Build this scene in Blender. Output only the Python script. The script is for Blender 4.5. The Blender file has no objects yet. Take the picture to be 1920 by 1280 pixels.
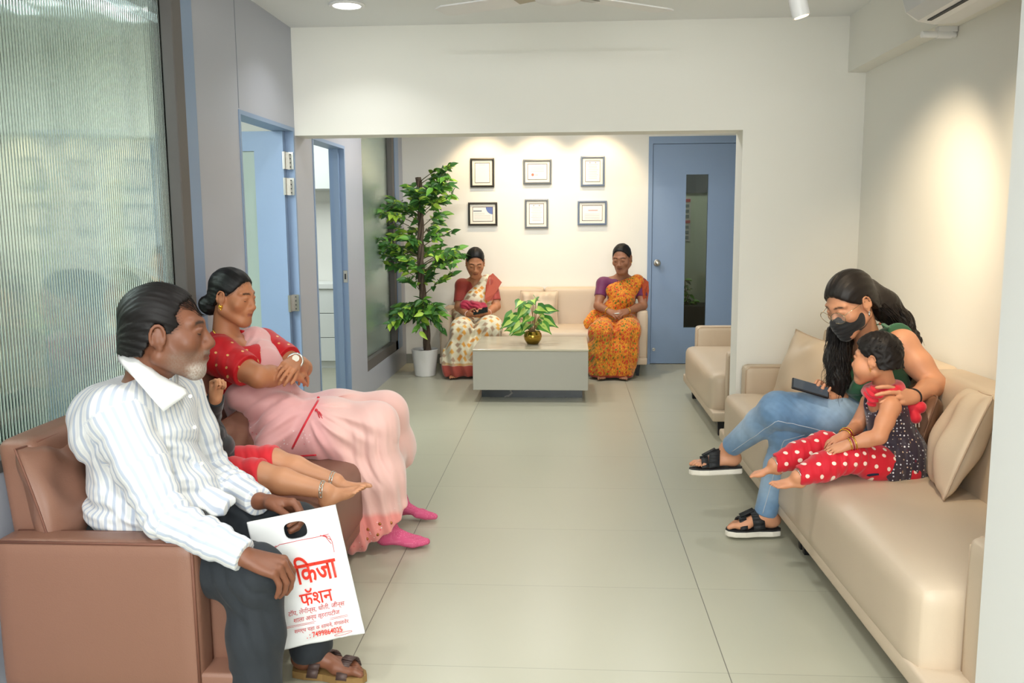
import bpy, bmesh, math, random
import numpy as np
from mathutils import Vector, Matrix, Euler
from math import sin, cos, pi, radians

C = bpy.context.scene
COL = C.collection
random.seed(7)
RNG = np.random.default_rng(11)

# ------------------------------------------------------------------ camera
FPX, EYE = 1651.2, 1.4017
def _axes():
    p, y, r = .1353, .0642, -.0066
    f = np.array([-sin(y)*cos(p), cos(y)*cos(p), -sin(p)])
    rt = np.array([cos(y), sin(y), 0.]); u = np.cross(rt, f)
    return rt*cos(r)+u*sin(r), -rt*sin(r)+u*cos(r), f
RX, UP, FW = _axes()
cam = bpy.data.cameras.new('camera'); camo = bpy.data.objects.new('camera', cam); COL.objects.link(camo)
m = Matrix.Identity(4)
for i in range(3):
    m[i][0], m[i][1], m[i][2] = RX[i], UP[i], -FW[i]
m[2][3] = EYE
camo.matrix_world = m
cam.sensor_width = 36; cam.lens = FPX/1920*36; cam.clip_start = .05
C.camera = camo

def P(px, py, Y=None, z=None, x=None):
    """world point seen at a photograph pixel, at a given depth Y (or height z, or x)"""
    d = RX*((px-960)/FPX)+UP*((640-py)/FPX)+FW
    t = Y/d[1] if Y is not None else ((z-EYE)/d[2] if z is not None else x/d[0])
    return np.array([0, 0, EYE])+t*d

# ------------------------------------------------------------------ world, lights, exposure
C.view_settings.view_transform = 'Standard'
C.view_settings.look = 'None'
C.view_settings.exposure = EXPOSURE = -0.52
C.view_settings.gamma = 1
w = bpy.data.worlds.new('world'); C.world = w; w.use_nodes = True
w.node_tree.nodes['Background'].inputs[0].default_value = (.9, .95, 1, 1)
w.node_tree.nodes['Background'].inputs[1].default_value = .15
C.cycles.max_bounces = 8; C.cycles.diffuse_bounces = 4; C.cycles.glossy_bounces = 3
C.cycles.transmission_bounces = 6; C.cycles.transparent_max_bounces = 12
C.cycles.caustics_reflective = False; C.cycles.caustics_refractive = False
C.cycles.sample_clamp_indirect = 4
C.cycles.use_denoising = True

def lamp(name, kind, loc, energy, color, target=None, **kw):
    l = bpy.data.lights.new(name, kind); o = bpy.data.objects.new(name, l); COL.objects.link(o)
    l.energy = energy; l.color = color
    for k, v in kw.items(): setattr(l, k, v)
    o.location = loc
    if target is not None:
        o.rotation_euler = (Vector(target)-Vector(loc)).to_track_quat('-Z', 'Y').to_euler()
    return o
COOL = (.93, 1.0, .98); NEUT = (1, .985, .95); WARM = (1, .80, .55); WARM2 = (1, .74, .44)
CEIL = 2.529
# recessed downlights in the waiting room (front) and the back room
DOWN = [(-1.156, 4.726), (-.2, 2.9), (-1.1, 1.4), (.6, 1.4), (-.3, .2), (.8, -.6), (-1.0, -.6)]
for i, (x, y) in enumerate(DOWN):
    lamp('downlight_lamp', 'AREA', (x, y, CEIL-.03), 5 if y > 4 else 13, NEUT, (x, y, 0), shape='DISK', size=.16, spread=radians(124))
DOWNB = [(-.9, 6.5), (.6, 6.5), (-.2, 7.4)]
for x, y in DOWNB:
    lamp('downlight_lamp', 'AREA', (x, y, CEIL-.03), 22, NEUT, (x, y, 0), shape='DISK', size=.16)
# added square fill lights just under the ceiling, unseen behind the camera
REAR_FILLS = [(-.8, -1.0), (.8, -1.0)]
for x, y in REAR_FILLS:
    lamp('rear_fill_lamp', 'AREA', (x, y, CEIL-.03), 40, COOL, (x, y+1.2, 0), shape='SQUARE', size=.58)
# broad fill light added at the rear wall to brighten the room
lamp('broad_rear_fill', 'AREA', (0, -2.35, 1.45), 170, (.96, 1, 1), (0, 4, 1.3), shape='RECTANGLE', size=2.4, size_y=2.1)
# added unseen strip light; a blocking beam ahead keeps it off the wall tops
lamp('strip_fill_lamp', 'AREA', (0, -1.6, 2.285), 75, (1, 1, .98), (0, 5, 2.1), shape='RECTANGLE', size=2.2, size_y=.02)
# warm spots on the right wall and over the certificates
SPOTS = [((.88, 3.6, 2.24), (1.674, 4.25, 1.15)), ((.88, 2.75, 2.24), (1.674, 3.38, 1.15))]
for a, b in SPOTS:
    lamp('spot_lamp', 'SPOT', (a[0]+.0225, a[1], a[2]-.080), 105, WARM, b, spot_size=radians(74), spot_blend=.9, shadow_soft_size=.03)
WASH = [(-.82, 8.2), (-.28, 8.2), (.28, 8.2)]
for x, y in WASH:
    lamp('wash_lamp', 'SPOT', (x, y, CEIL-.03), 50, WARM2, (x, 8.66, 1.3), spot_size=radians(80), spot_blend=.6, shadow_soft_size=.03)
# rooms beyond the partitions
lamp('clinic_room_lamp', 'AREA', (-3.0, 2.2, CEIL-.03), 300, COOL, (-3.0, 2.2, 0), shape='RECTANGLE', size=1.6, size_y=2.4)
lamp('pantry_lamp', 'AREA', (-2.4, 7.0, CEIL-.03), 60, COOL, (-2.4, 7.0, 0), shape='RECTANGLE', size=.8, size_y=1.6)
lamp('corridor_lamp', 'AREA', (1.2, 9.6, CEIL-.03), 9, NEUT, (1.2, 9.6, 0), shape='SQUARE', size=.5)
# ------------------------------------------------------------------ materials
def lin(c):
    c = np.asarray(c, float)/255.
    return tuple(np.where(c <= .04045, c/12.92, ((c+.055)/1.055)**2.4))+(1.,)
MATS = {}
def pm(name, rgb, rough=.5, metal=0., bump=None, vary=None, coat=0., sheen=0., spec=.5, trans=0., ior=1.45, emit=None, attr=None, wave=None, sss=0.):
    """principled material: bump=(scale,strength), vary=(scale,amount) colour mottling, attr='col' colour from the mesh"""
    if name in MATS: return MATS[name]
    mt = bpy.data.materials.new(name); mt.use_nodes = True
    nt = mt.node_tree; N = nt.nodes; K = nt.links; b = N['Principled BSDF']
    b.inputs['Base Color'].default_value = lin(rgb)
    b.inputs['Roughness'].default_value = rough; b.inputs['Metallic'].default_value = metal
    b.inputs['Specular IOR Level'].default_value = spec; b.inputs['IOR'].default_value = ior
    b.inputs['Coat Weight'].default_value = coat; b.inputs['Sheen Weight'].default_value = sheen
    b.inputs['Transmission Weight'].default_value = trans
    if sss: b.inputs['Subsurface Weight'].default_value = sss; b.inputs['Subsurface Radius'].default_value = (.012, .005, .003); b.inputs['Subsurface Scale'].default_value = 1
    if emit: b.inputs['Emission Color'].default_value = lin(emit[0]); b.inputs['Emission Strength'].default_value = emit[1]
    tc = N.new('ShaderNodeTexCoord'); src = None
    if attr:
        a = N.new('ShaderNodeAttribute'); a.attribute_name = attr; src = a.outputs['Color']
        K.new(src, b.inputs['Base Color'])
    if vary:
        n = N.new('ShaderNodeTexNoise'); n.inputs['Scale'].default_value = vary[0]; n.inputs['Detail'].default_value = 4
        K.new(tc.outputs['Object'], n.inputs['Vector'])
        h = N.new('ShaderNodeHueSaturation'); mp = N.new('ShaderNodeMapRange')
        mp.inputs[1].default_value = .3; mp.inputs[2].default_value = .7
        mp.inputs[3].default_value = 1-vary[1]; mp.inputs[4].default_value = 1+vary[1]
        K.new(n.outputs['Fac'], mp.inputs[0]); K.new(mp.outputs[0], h.inputs['Value'])
        if src: K.new(src, h.inputs['Color'])
        else: h.inputs['Color'].default_value = lin(rgb)
        K.new(h.outputs[0], b.inputs['Base Color'])
    if bump:
        n = N.new('ShaderNodeTexNoise'); n.inputs['Scale'].default_value = bump[0]; n.inputs['Detail'].default_value = 3
        K.new(tc.outputs['Object'], n.inputs['Vector'])
        bp = N.new('ShaderNodeBump'); bp.inputs['Strength'].default_value = bump[1]; bp.inputs['Distance'].default_value = .004
        K.new(n.outputs['Fac'], bp.inputs['Height']); K.new(bp.outputs[0], b.inputs['Normal'])
    MATS[name] = mt
    return mt

# ------------------------------------------------------------------ objects
WM = {}
def wmat(o): return WM.get(o.name, Matrix.Identity(4))
def tag(o, label=None, cat=None, group=None, kind=None):
    if label: o['label'] = label
    if cat: o['category'] = cat
    if group: o['group'] = group
    if kind: o['kind'] = kind
    return o
def thing(name, label, cat, loc=(0, 0, 0), rotz=0., group=None):
    o = bpy.data.objects.new(name, None); COL.objects.link(o); o.empty_display_size = .05
    o.location = [float(v) for v in loc]; o.rotation_euler = (0, 0, rotz)
    WM[o.name] = Matrix.Translation(Vector([float(v) for v in loc])) @ Matrix.Rotation(rotz, 4, 'Z')
    return tag(o, label, cat, group)
def link_mesh(name, me, mat, parent=None, world=True, smooth=True):
    o = bpy.data.objects.new(name, me); COL.objects.link(o)
    if mat is not None:
        for q in (mat if isinstance(mat, (list, tuple)) else [mat]): me.materials.append(q)
    if parent is not None:
        o.parent = parent
        if world: me.transform(wmat(parent).inverted())
        WM[o.name] = wmat(parent)
    if smooth:
        me.polygons.foreach_set('use_smooth', np.ones(len(me.polygons), bool))
    me.update()
    return o
def struct(o): o['kind'] = 'structure'; return o

class MB:
    def __init__(s): s.bm = bmesh.new(); s.mi = 0
    def _new(s, before):
        for f in s.bm.faces:
            if f.index == -1 or f not in before: pass
    def box(s, a, b, r=0, seg=3):
        a = [float(v) for v in a]; b = [float(v) for v in b]
        t = bmesh.new(); bmesh.ops.create_cube(t, size=1)
        for v in t.verts:
            for i in range(3): v.co[i] = (a[i]+b[i])/2+v.co[i]*(b[i]-a[i])
        if r: bmesh.ops.bevel(t, geom=t.edges[:], offset=r, segments=seg, profile=.5, affect='EDGES')
        return s.merge(t)
    def merge(s, t, mtx=None):
        if mtx is not None: bmesh.ops.transform(t, matrix=mtx, verts=t.verts)
        for f in t.faces: f.material_index = s.mi
        me = bpy.data.meshes.new('t'); t.to_mesh(me); t.free(); s.bm.from_mesh(me); bpy.data.meshes.remove(me)
        return s
    def quad(s, *pts):
        f = s.bm.faces.new([s.bm.verts.new([float(c) for c in p]) for p in pts]); f.material_index = s.mi; return s
    def poly(s, pts): return s.quad(*pts)
    def prism(s, pts, d):
        """closed outline extruded by vector d"""
        d = np.asarray(d, float); A = [s.bm.verts.new([float(c) for c in p]) for p in pts]; B = [s.bm.verts.new([float(c) for c in np.asarray(p, float)+d]) for p in pts]
        fs = [s.bm.faces.new(A[::-1]), s.bm.faces.new(B)]
        n = len(pts)
        for i in range(n): fs.append(s.bm.faces.new([A[i], A[(i+1) % n], B[(i+1) % n], B[i]]))
        for f in fs: f.material_index = s.mi
        return s
    def tube(s, pts, r, n=10, cap=True, flat=None):
        pts = [np.asarray(p, float) for p in pts]; m = len(pts)
        rs = list(r) if hasattr(r, '__len__') else [r]*m
        rings = []; up = None
        for i in range(m):
            t = pts[min(i+1, m-1)]-pts[max(i-1, 0)]; t = t/(np.linalg.norm(t)+1e-9)
            if up is None:
                up = np.array([0, 0, 1.]) if abs(t[2]) < .9 else np.array([1., 0, 0])
            up = up-t*up.dot(t); up /= np.linalg.norm(up)+1e-9; sd = np.cross(t, up)
            fl = flat if flat else 1
            rings.append([s.bm.verts.new(pts[i]+rs[i]*(cos(2*pi*k/n)*up*fl+sin(2*pi*k/n)*sd)) for k in range(n)])
        for i in range(m-1):
            for k in range(n):
                f = s.bm.faces.new([rings[i][k], rings[i][(k+1) % n], rings[i+1][(k+1) % n], rings[i+1][k]]); f.material_index = s.mi
        if cap:
            s.bm.faces.new(rings[0][::-1]).material_index = s.mi; s.bm.faces.new(rings[-1]).material_index = s.mi
        return s
    def loop(s, pts, r, n=6):
        """closed tube"""
        pts = [np.asarray(p, float) for p in pts]; m = len(pts); rings = []
        for i in range(m):
            t = pts[(i+1) % m]-pts[i-1]; t = t/(np.linalg.norm(t)+1e-9)
            up = np.array([0, 0, 1.]) if abs(t[2]) < .8 else np.array([1., 0.2, 0])
            up = up-t*up.dot(t); up /= np.linalg.norm(up); sd = np.cross(t, up)
            rings.append([s.bm.verts.new(pts[i]+r*(cos(2*pi*k/n)*up+sin(2*pi*k/n)*sd)) for k in range(n)])
        # align rings by nearest start vertex
        off = 0
        for i in range(m):
            a, b = rings[i], rings[(i+1) % m]
            best = min(range(n), key=lambda o: sum((a[k].co-b[(k+o) % n].co).length for k in range(n)))
            for k in range(n):
                s.bm.faces.new([a[k], a[(k+1) % n], b[(k+1+best) % n], b[(k+best) % n]]).material_index = s.mi
        return s
    def lathe(s, prof, c=(0, 0, 0), n=32):
        rings = [[s.bm.verts.new((c[0]+r*cos(2*pi*k/n), c[1]+r*sin(2*pi*k/n), c[2]+z)) for k in range(n)] for r, z in prof]
        for a, b in zip(rings, rings[1:]):
            for k in range(n): s.bm.faces.new([a[k], a[(k+1) % n], b[(k+1) % n], b[k]]).material_index = s.mi
        return s
    def disc(s, c, n, r, seg=24):
        n = np.asarray(n, float); n /= np.linalg.norm(n); a = np.cross(n, [0, 0, 1.] if abs(n[2]) < .9 else [1., 0, 0]); a /= np.linalg.norm(a); b = np.cross(n, a)
        return s.poly([np.asarray(c)+r*(cos(2*pi*k/seg)*a+sin(2*pi*k/seg)*b) for k in range(seg)])
    def ball(s, c, r, sub=2):
        t = bmesh.new(); bmesh.ops.create_icosphere(t, subdivisions=sub, radius=1)
        rr = r if hasattr(r, '__len__') else (r, r, r)
        return s.merge(t, Matrix.Translation(Vector([float(v) for v in c])) @ Matrix.Diagonal((*[float(v) for v in rr], 1)))
    def build(s, name, mat, parent=None, world=True, smooth=False, auto=False):
        me = bpy.data.meshes.new(name)
        bmesh.ops.recalc_face_normals(s.bm, faces=s.bm.faces[:])
        if auto:
            for e in s.bm.edges:
                if len(e.link_faces) == 2 and e.calc_face_angle(0) > radians(32): e.smooth = False
        s.bm.to_mesh(me); s.bm.free()
        return link_mesh(name, me, mat, parent, world, smooth or auto)

def copy_tree(o, parent=None):
    c = o.copy(); COL.objects.link(c)
    if parent is not None: c.parent = parent
    for ch in list(o.children): copy_tree(ch, c)
    return c

def wall_with_holes(name, axis, pos, thick, u0, u1, z0, z1, holes, mat):
    """slab at axis=pos ('x' or 'y'), spanning u and z, with rectangular holes (ua,ub,za,zb)"""
    us = sorted({u0, u1, *[h[0] for h in holes], *[h[1] for h in holes]}); us = [u for u in us if u0 <= u <= u1]
    zs = sorted({z0, z1, *[h[2] for h in holes], *[h[3] for h in holes]}); zs = [z for z in zs if z0 <= z <= z1]
    t = bmesh.new(); V = {}
    def vert(u, z, k):
        key = (round(u, 5), round(z, 5), k)
        if key not in V:
            p = pos if k == 0 else pos+thick
            V[key] = t.verts.new((p, u, z) if axis == 'x' else (u, p, z))
        return V[key]
    solid = {}
    for i in range(len(us)-1):
        for j in range(len(zs)-1):
            uc, zc = (us[i]+us[i+1])/2, (zs[j]+zs[j+1])/2
            solid[i, j] = not any(h[0] < uc < h[1] and h[2] < zc < h[3] for h in holes)
    for (i, j), s in solid.items():
        if not s: continue
        q = [(us[i], zs[j]), (us[i+1], zs[j]), (us[i+1], zs[j+1]), (us[i], zs[j+1])]
        for k in (0, 1): t.faces.new([vert(u, z, k) for u, z in q])
        for (di, dj, a, b) in ((-1, 0, 0, 3), (1, 0, 1, 2), (0, -1, 0, 1), (0, 1, 3, 2)):
            if not solid.get((i+di, j+dj), False):
                t.faces.new([vert(*q[a], 0), vert(*q[b], 0), vert(*q[b], 1), vert(*q[a], 1)])
    mb = MB(); mb.merge(t)
    return struct(mb.build(name, mat))
# ------------------------------------------------------------------ the setting
XL, XR, YW, YB, ZH, XO, ZD = -1.6186, 1.674, 5.2415, 8.66, 1.9137, .998, 1.953
TH = .10
M_wall = pm('wall_paint', (240, 239, 232), .75, bump=(160, .05))
M_wallc = pm('partition_paint', (236, 238, 236), .6, bump=(160, .04))
M_ceil = pm('ceiling_paint', (236, 238, 238), .8)
M_grey = pm('grey_laminate', (172, 176, 188), .38, vary=(1.2, .02))
M_blue = pm('blue_laminate', (132, 155, 187), .42, vary=(1.5, .02))
M_alu = pm('brown_aluminium', (104, 100, 98), .5, metal=.2)
M_white = pm('white_laminate', (232, 236, 234), .4)
M_dark = pm('dark_gap', (60, 62, 66), .7)

# floor: 1.2 x 0.64 m tiles with thin dark joints
fm = bpy.data.materials.new('floor_tile'); fm.use_nodes = True
nt = fm.node_tree; N = nt.nodes; K = nt.links; b = N['Principled BSDF']
g = N.new('ShaderNodeNewGeometry'); sx = N.new('ShaderNodeSeparateXYZ'); K.new(g.outputs['Position'], sx.inputs[0])
def mth(op, a, bb=None, c=None):
    n = N.new('ShaderNodeMath'); n.operation = op
    for i, v in enumerate((a, bb, c)):
        if v is None: continue
        if isinstance(v, (int, float)): n.inputs[i].default_value = v
        else: K.new(v, n.inputs[i])
    return n.outputs[0]
ux = mth('DIVIDE', mth('ADD', sx.outputs[0], .6977+12), 1.2); uy = mth('DIVIDE', mth('ADD', sx.outputs[1], -2.6229+6.376), .6376)
fx = mth('FRACT', ux); fy = mth('FRACT', uy)
jx = mth('LESS_THAN', mth('MULTIPLY', mth('MINIMUM', fx, mth('SUBTRACT', 1, fx)), 1.2), .0016)
jy = mth('LESS_THAN', mth('MULTIPLY', mth('MINIMUM', fy, mth('SUBTRACT', 1, fy)), .6376), .0014)
cmb = N.new('ShaderNodeCombineXYZ'); K.new(mth('FLOOR', ux), cmb.inputs[0]); K.new(mth('FLOOR', uy), cmb.inputs[1])
wn = N.new('ShaderNodeTexWhiteNoise'); wn.noise_dimensions = '2D'; K.new(cmb.outputs[0], wn.inputs['Vector'])
ns = N.new('ShaderNodeTexNoise'); ns.inputs['Scale'].default_value = 1.7; ns.inputs['Detail'].default_value = 5; K.new(g.outputs['Position'], ns.inputs['Vector'])
val = mth('ADD', mth('ADD', mth('MULTIPLY', wn.outputs['Value'], .05), mth('MULTIPLY', ns.outputs['Fac'], .10)), .925)
hs = N.new('ShaderNodeHueSaturation'); hs.inputs['Color'].default_value = lin((178, 177, 158)); K.new(val, hs.inputs['Value'])
mx = N.new('ShaderNodeMix'); mx.data_type = 'RGBA'; K.new(mth('MAXIMUM', jx, mth('MULTIPLY', jy, .45)), mx.inputs['Factor'])
K.new(hs.outputs[0], mx.inputs['A']); mx.inputs['B'].default_value = lin((104, 102, 92))
K.new(mx.outputs['Result'], b.inputs['Base Color']); b.inputs['Roughness'].default_value = .33
struct(MB().box((-4.6, -2.6, -.06), (3.2, 11.2, 0)).build('floor', fm))
struct(MB().box((-4.6, -2.6, CEIL), (3.2, 11.2, CEIL+.08)).build('ceiling', M_ceil))

# left partition: glass bay, door 1, door 2, glass 2
G0, G1 = -1.2, 3.726
wall_with_holes('wall_left', 'x', XL-TH, TH, -2.5, 8.66, 0, CEIL,
                [(G0, G1, .72, CEIL-.0), (4.346, 5.22, 0, ZD), (5.598, 6.40, 0, 1.945), (6.946, 8.30, .20, 2.40)], M_grey)
struct(MB().box((XL-.01, 3.726, .0), (XL+.004, 3.838, CEIL)).build('trim_1', M_blue))
struct(MB().box((XL-.002, 4.350, ZD+.01), (XL+.0015, 4.354, CEIL)).build('trim_2', pm('joint', (120, 128, 140), .6)))
# blue door linings
def lining(name, y0, y1, z1):
    mb = MB(); t = .018
    for a, bb in (((XL-TH-.01, y0-.004, 0), (XL+.004, y0+t, z1+.004)), ((XL-TH-.01, y1-t, 0), (XL+.004, y1+.004, z1+.004)), ((XL-TH-.01, y0+t, z1-t), (XL+.004, y1-t, z1+.004))):
        mb.box(a, bb)
    struct(mb.build(name, M_blue))
lining('trim_3', 4.346, 5.22, ZD); lining('trim_4', 5.598, 6.40, 1.945)
# door stops on the far linings, catching light
struct(MB().box((XL-.075, 6.355, 0), (XL-.035, 6.384, 1.93)).build('trim_5', M_blue))
lp = thing('latch_plate', 'small steel strike plate on the blue jamb of the pantry doorway', 'strike plate', (XL-.012, 6.382, 1.0))
M_steel = pm('brushed_steel', (178, 176, 170), .3, metal=1)
MB().box((XL-.03, 6.379, .965), (XL+.002, 6.3835, 1.055), .002, 1).build('plate', M_steel, lp)
MB().box((XL-.020, 6.377, .99), (XL-.008, 6.3795, 1.03)).build('slot', M_dark, lp)

# reeded glass
def reeded(name, x, y0, y1, z0, z1, pitch=.0155, depth=.0042, mat=None):
    n = int((y1-y0)/pitch); k = 8; ys = np.linspace(y0, y1, n*k+1)
    ph = np.linspace(0, n*2*pi, n*k+1); xs = x+depth*np.abs(np.sin(ph/2))
    L = len(ys); V = np.zeros((L*4, 3))
    V[0:L] = np.c_[xs, ys, np.full(L, z0)]; V[L:2*L] = np.c_[xs, ys, np.full(L, z1)]
    V[2*L:3*L] = np.c_[np.full(L, x-.005), ys, np.full(L, z0)]; V[3*L:] = np.c_[np.full(L, x-.005), ys, np.full(L, z1)]
    i = np.arange(L-1)
    F = np.r_[np.c_[i, i+1, L+i+1, L+i], np.c_[2*L+i+1, 2*L+i, 3*L+i, 3*L+i+1], np.c_[2*L+i, 2*L+i+1, i+1, i], np.c_[L+i, L+i+1, 3*L+i+1, 3*L+i]].tolist()
    F += [[0, L, 3*L, 2*L], [L-1, 3*L-1, 4*L-1, 2*L-1]]
    me = bpy.data.meshes.new(name); me.from_pydata(V.tolist(), [], F)
    return struct(link_mesh(name, me, mat or M_glass, smooth=False))
M_glass = bpy.data.materials.new('reeded_glass'); M_glass.use_nodes = True
gb = M_glass.node_tree.nodes['Principled BSDF']
gb.inputs['Base Color'].default_value = lin((220, 236, 232)); gb.inputs['Roughness'].default_value = .03
gb.inputs['Transmission Weight'].default_value = 1; gb.inputs['IOR'].default_value = 1.45
reeded('window_1', XL-.045, G0, 3.637, .72, CEIL)
reeded('window_2', XL-.05, 6.99, 8.20, .26, 2.36, .014, .0025, pm('reeded_glass_pale', (232, 244, 234), .22, trans=1., ior=1.22))
mb = MB()
mb.box((XL-.075, 3.637, .72), (XL+.006, 3.726, CEIL), .004, 1); mb.box((XL-.075, G0, .70), (XL+.002, 3.726, .735))
struct(mb.build('trim_6', M_alu))
mb = MB()
mb.box((XL-.08, 8.165, .20), (XL-.004, 8.27, 2.36)); mb.box((XL-.08, 6.946, .20), (XL-.004, 8.27, .285)); mb.box((XL-.08, 6.946, 2.32), (XL-.004, 8.27, 2.40)); mb.box((XL-.08, 6.946, .2), (XL-.03, 6.985, 2.4))
struct(mb.build('trim_7', M_alu))
struct(MB().box((XL-.012, 8.27, .20), (XL+.003, 8.45, CEIL)).build('trim_8', M_blue))

# room beyond the reeded glass: pale walls, band of wood, a line light
M_clinic = pm('clinic_wall', (205, 218, 208), .8)
struct(MB().box((-4.55, -2.5, 0), (-4.5, 5.5, CEIL)).build('wall_clinic', M_clinic))
struct(MB().box((-4.5, 5.42, 0), (XL-TH, 5.50, CEIL)).build('wall_pantry', M_wall))
struct(MB().box((-4.5, -2.5, 0), (XL-TH, -2.45, CEIL)).build('wall_clinic_front', M_clinic))
def panel_unit(name, label, a, bb, mat):
    o = MB().box(a, bb, .01, 2).build(name, mat); return tag(o, label, 'cabinet')
M_wood = pm('pale_wood', (196, 172, 138), .5, vary=(3, .06))
panel_unit('wall_cabinet', 'long pale wooden wall cabinet seen blurred through the reeded glass', (-4.49, .2, 1.25), (-4.15, 4.6, 1.62), M_wood)
panel_unit('low_cabinet', 'dark teal low counter seen blurred behind the reeded glass', (-4.49, .2, 0), (-3.9, 4.6, .82), pm('teal_laminate', (92, 130, 124), .5))
ll = thing('line_light', 'long white line light glowing behind the top of the reeded glass', 'light', (-2.2, 2.3, 2.40))
MB().box((-2.26, .2, 2.40), (-2.14, 4.4, CEIL), .006, 1).build('housing', M_white, ll)
MB().box((-2.25, .22, 2.392), (-2.15, 4.38, 2.401)).build('diffuser', pm('line_emit', (255, 255, 255), .5, emit=((240, 250, 255), 9)), ll)

# white wall with the opening to the back room
wall_with_holes('wall_center', 'y', YW, .20, XL, XR+.1, 0, CEIL, [(XL-.001, XO, -.01, ZH)], M_wall)
wall_with_holes('wall_back', 'y', YB, .12, -4.5, 3.1, 0, CEIL, [(.80, 1.75, -.01, 2.19)], M_wall)
struct(MB().box((XR, 2.2, 0), (XR+.1, 8.66, CEIL)).build('wall_right', M_wall))
struct(MB().box((1.048, 1.35, 0), (3.1, 2.2, CEIL)).build('wall_right_nib', M_wallc))
struct(MB().box((3.1, -2.5, 0), (3.2, 11.1, CEIL)).build('wall_far_right', M_wall))
struct(MB().box((-4.6, -2.6, 0), (3.2, -2.5, CEIL)).build('wall_front', M_wall))
struct(MB().box((XL, -1.25, 2.292), (3.1, -1.15, CEIL)).build('light_block_beam', M_wall))  # unseen beam added to block the strip light, leaving the wall tops dimmer
struct(MB().box((1.573, 2.2, 2.222), (XR, YW, CEIL)).build('trim_9', M_wall))
struct(MB().box((XL, 8.645, 0), (.76, 8.66, .095)).build('baseboard_back', pm('skirting', (140, 142, 136), .4)))

# back door: blue frame, leaf with a slot window, knob and lock
def door_back():
    mb = MB(); y = 8.66
    mb.box((.767, y-.012, 0), (.806, y+.12, 2.196)); mb.box((1.70, y-.012, 0), (1.745, y+.12, 2.196)); mb.box((.806, y-.012, 2.128), (1.70, y+.12, 2.196))
    struct(mb.build('trim_10', M_blue))
    d = thing('blue_door', 'blue flush door with a tall slot window and round steel knob in the back wall', 'door', (.81, y, 0))
    mb = MB(); a0, a1, z0, z1 = 1.127, 1.337, .361, 1.837
    for a, bb in (((.81, y, .006), (a0, y+.04, 2.124)), ((a1, y, .006), (1.698, y+.04, 2.124)), ((a0, y, .006), (a1, y+.04, z0)), ((a0, y, z1), (a1, y+.04, 2.124))): mb.box(a, bb)
    mb.build('leaf', M_blue, d)
    mb = MB(); mb.box((a0, y+.015, z0), (a1, y+.022, z1))
    mb.build('glazing', pm('clear_glass', (225, 238, 230), .02, trans=1), d)
    mb = MB()
    for z0_, r in ((.993, .03),):
        t = bmesh.new(); bmesh.ops.create_uvsphere(t, u_segments=24, v_segments=14, radius=1)
        mb.merge(t, Matrix.Translation((.862, y-.052, z0_)) @ Matrix.Diagonal((.030, .022, .030, 1)))
        mb.tube([(.862, y+.0, z0_), (.862, y-.006, z0_), (.862, y-.008, z0_)], [.034, .034, .028], 24)
        mb.tube([(.862, y-.005, z0_), (.862, y-.045, z0_)], .011, 16)
    mb.build('knob', M_steel, d, smooth=True)
    MB().tube([(.842, y+.0, .145), (.842, y-.012, .145)], .016, 20).tube([(.842, y-.012, .145), (.842, y-.022, .145)], [.010, .006], 14).build('floor_lock', M_steel, d, smooth=False)
door_back()
# corridor behind the slot window
M_corr = pm('corridor_wall', (196, 206, 178), .8)
struct(MB().box((-.5, 10.4, 0), (3.1, 10.5, CEIL)).build('wall_corridor', M_corr))
zb = P(1300, 362, Y=10.38)[2]
struct(MB().box((.9, 10.37, zb), (2.2, 10.40, CEIL)).build('trim_11', pm('corridor_band', (70, 78, 84), .6)))
n0, n1 = P(1281, 369, Y=10.39), P(1294, 452, Y=10.39)
nb = thing('notice_strip', 'narrow column of notices with red headings seen through the slot window', 'notice', (n0[0], 10.39, n1[2]))
MB().box((n0[0], 10.39, n1[2]), (n1[0], 10.397, n0[2])).build('paper', pm('notice_paper', (206, 204, 192), .7), nb)
hz = (n0[2]-n1[2])/8.4
for k in range(8):
    red = k in (0, 4); z = n0[2]-hz*(k+.7); g = .006 if red else .02
    MB().box((n0[0]+g, 10.385, z-hz*.28), (n1[0]-g, 10.391, z+hz*.28)).build('red_heading' if red else 'pictogram', pm('notice_red', (190, 70, 70), .7) if red else pm('notice_print', (110, 124, 122), .7), nb)
zt = P(1300, 573, Y=9.95)[2]
o = MB().box((.9, 9.95, 0), (2.3, 10.36, zt), .01, 2).build('planter_box', pm('black_planter', (46, 48, 46), .6)); tag(o, 'black planter box on the corridor floor behind the slot window', 'planter')
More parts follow.
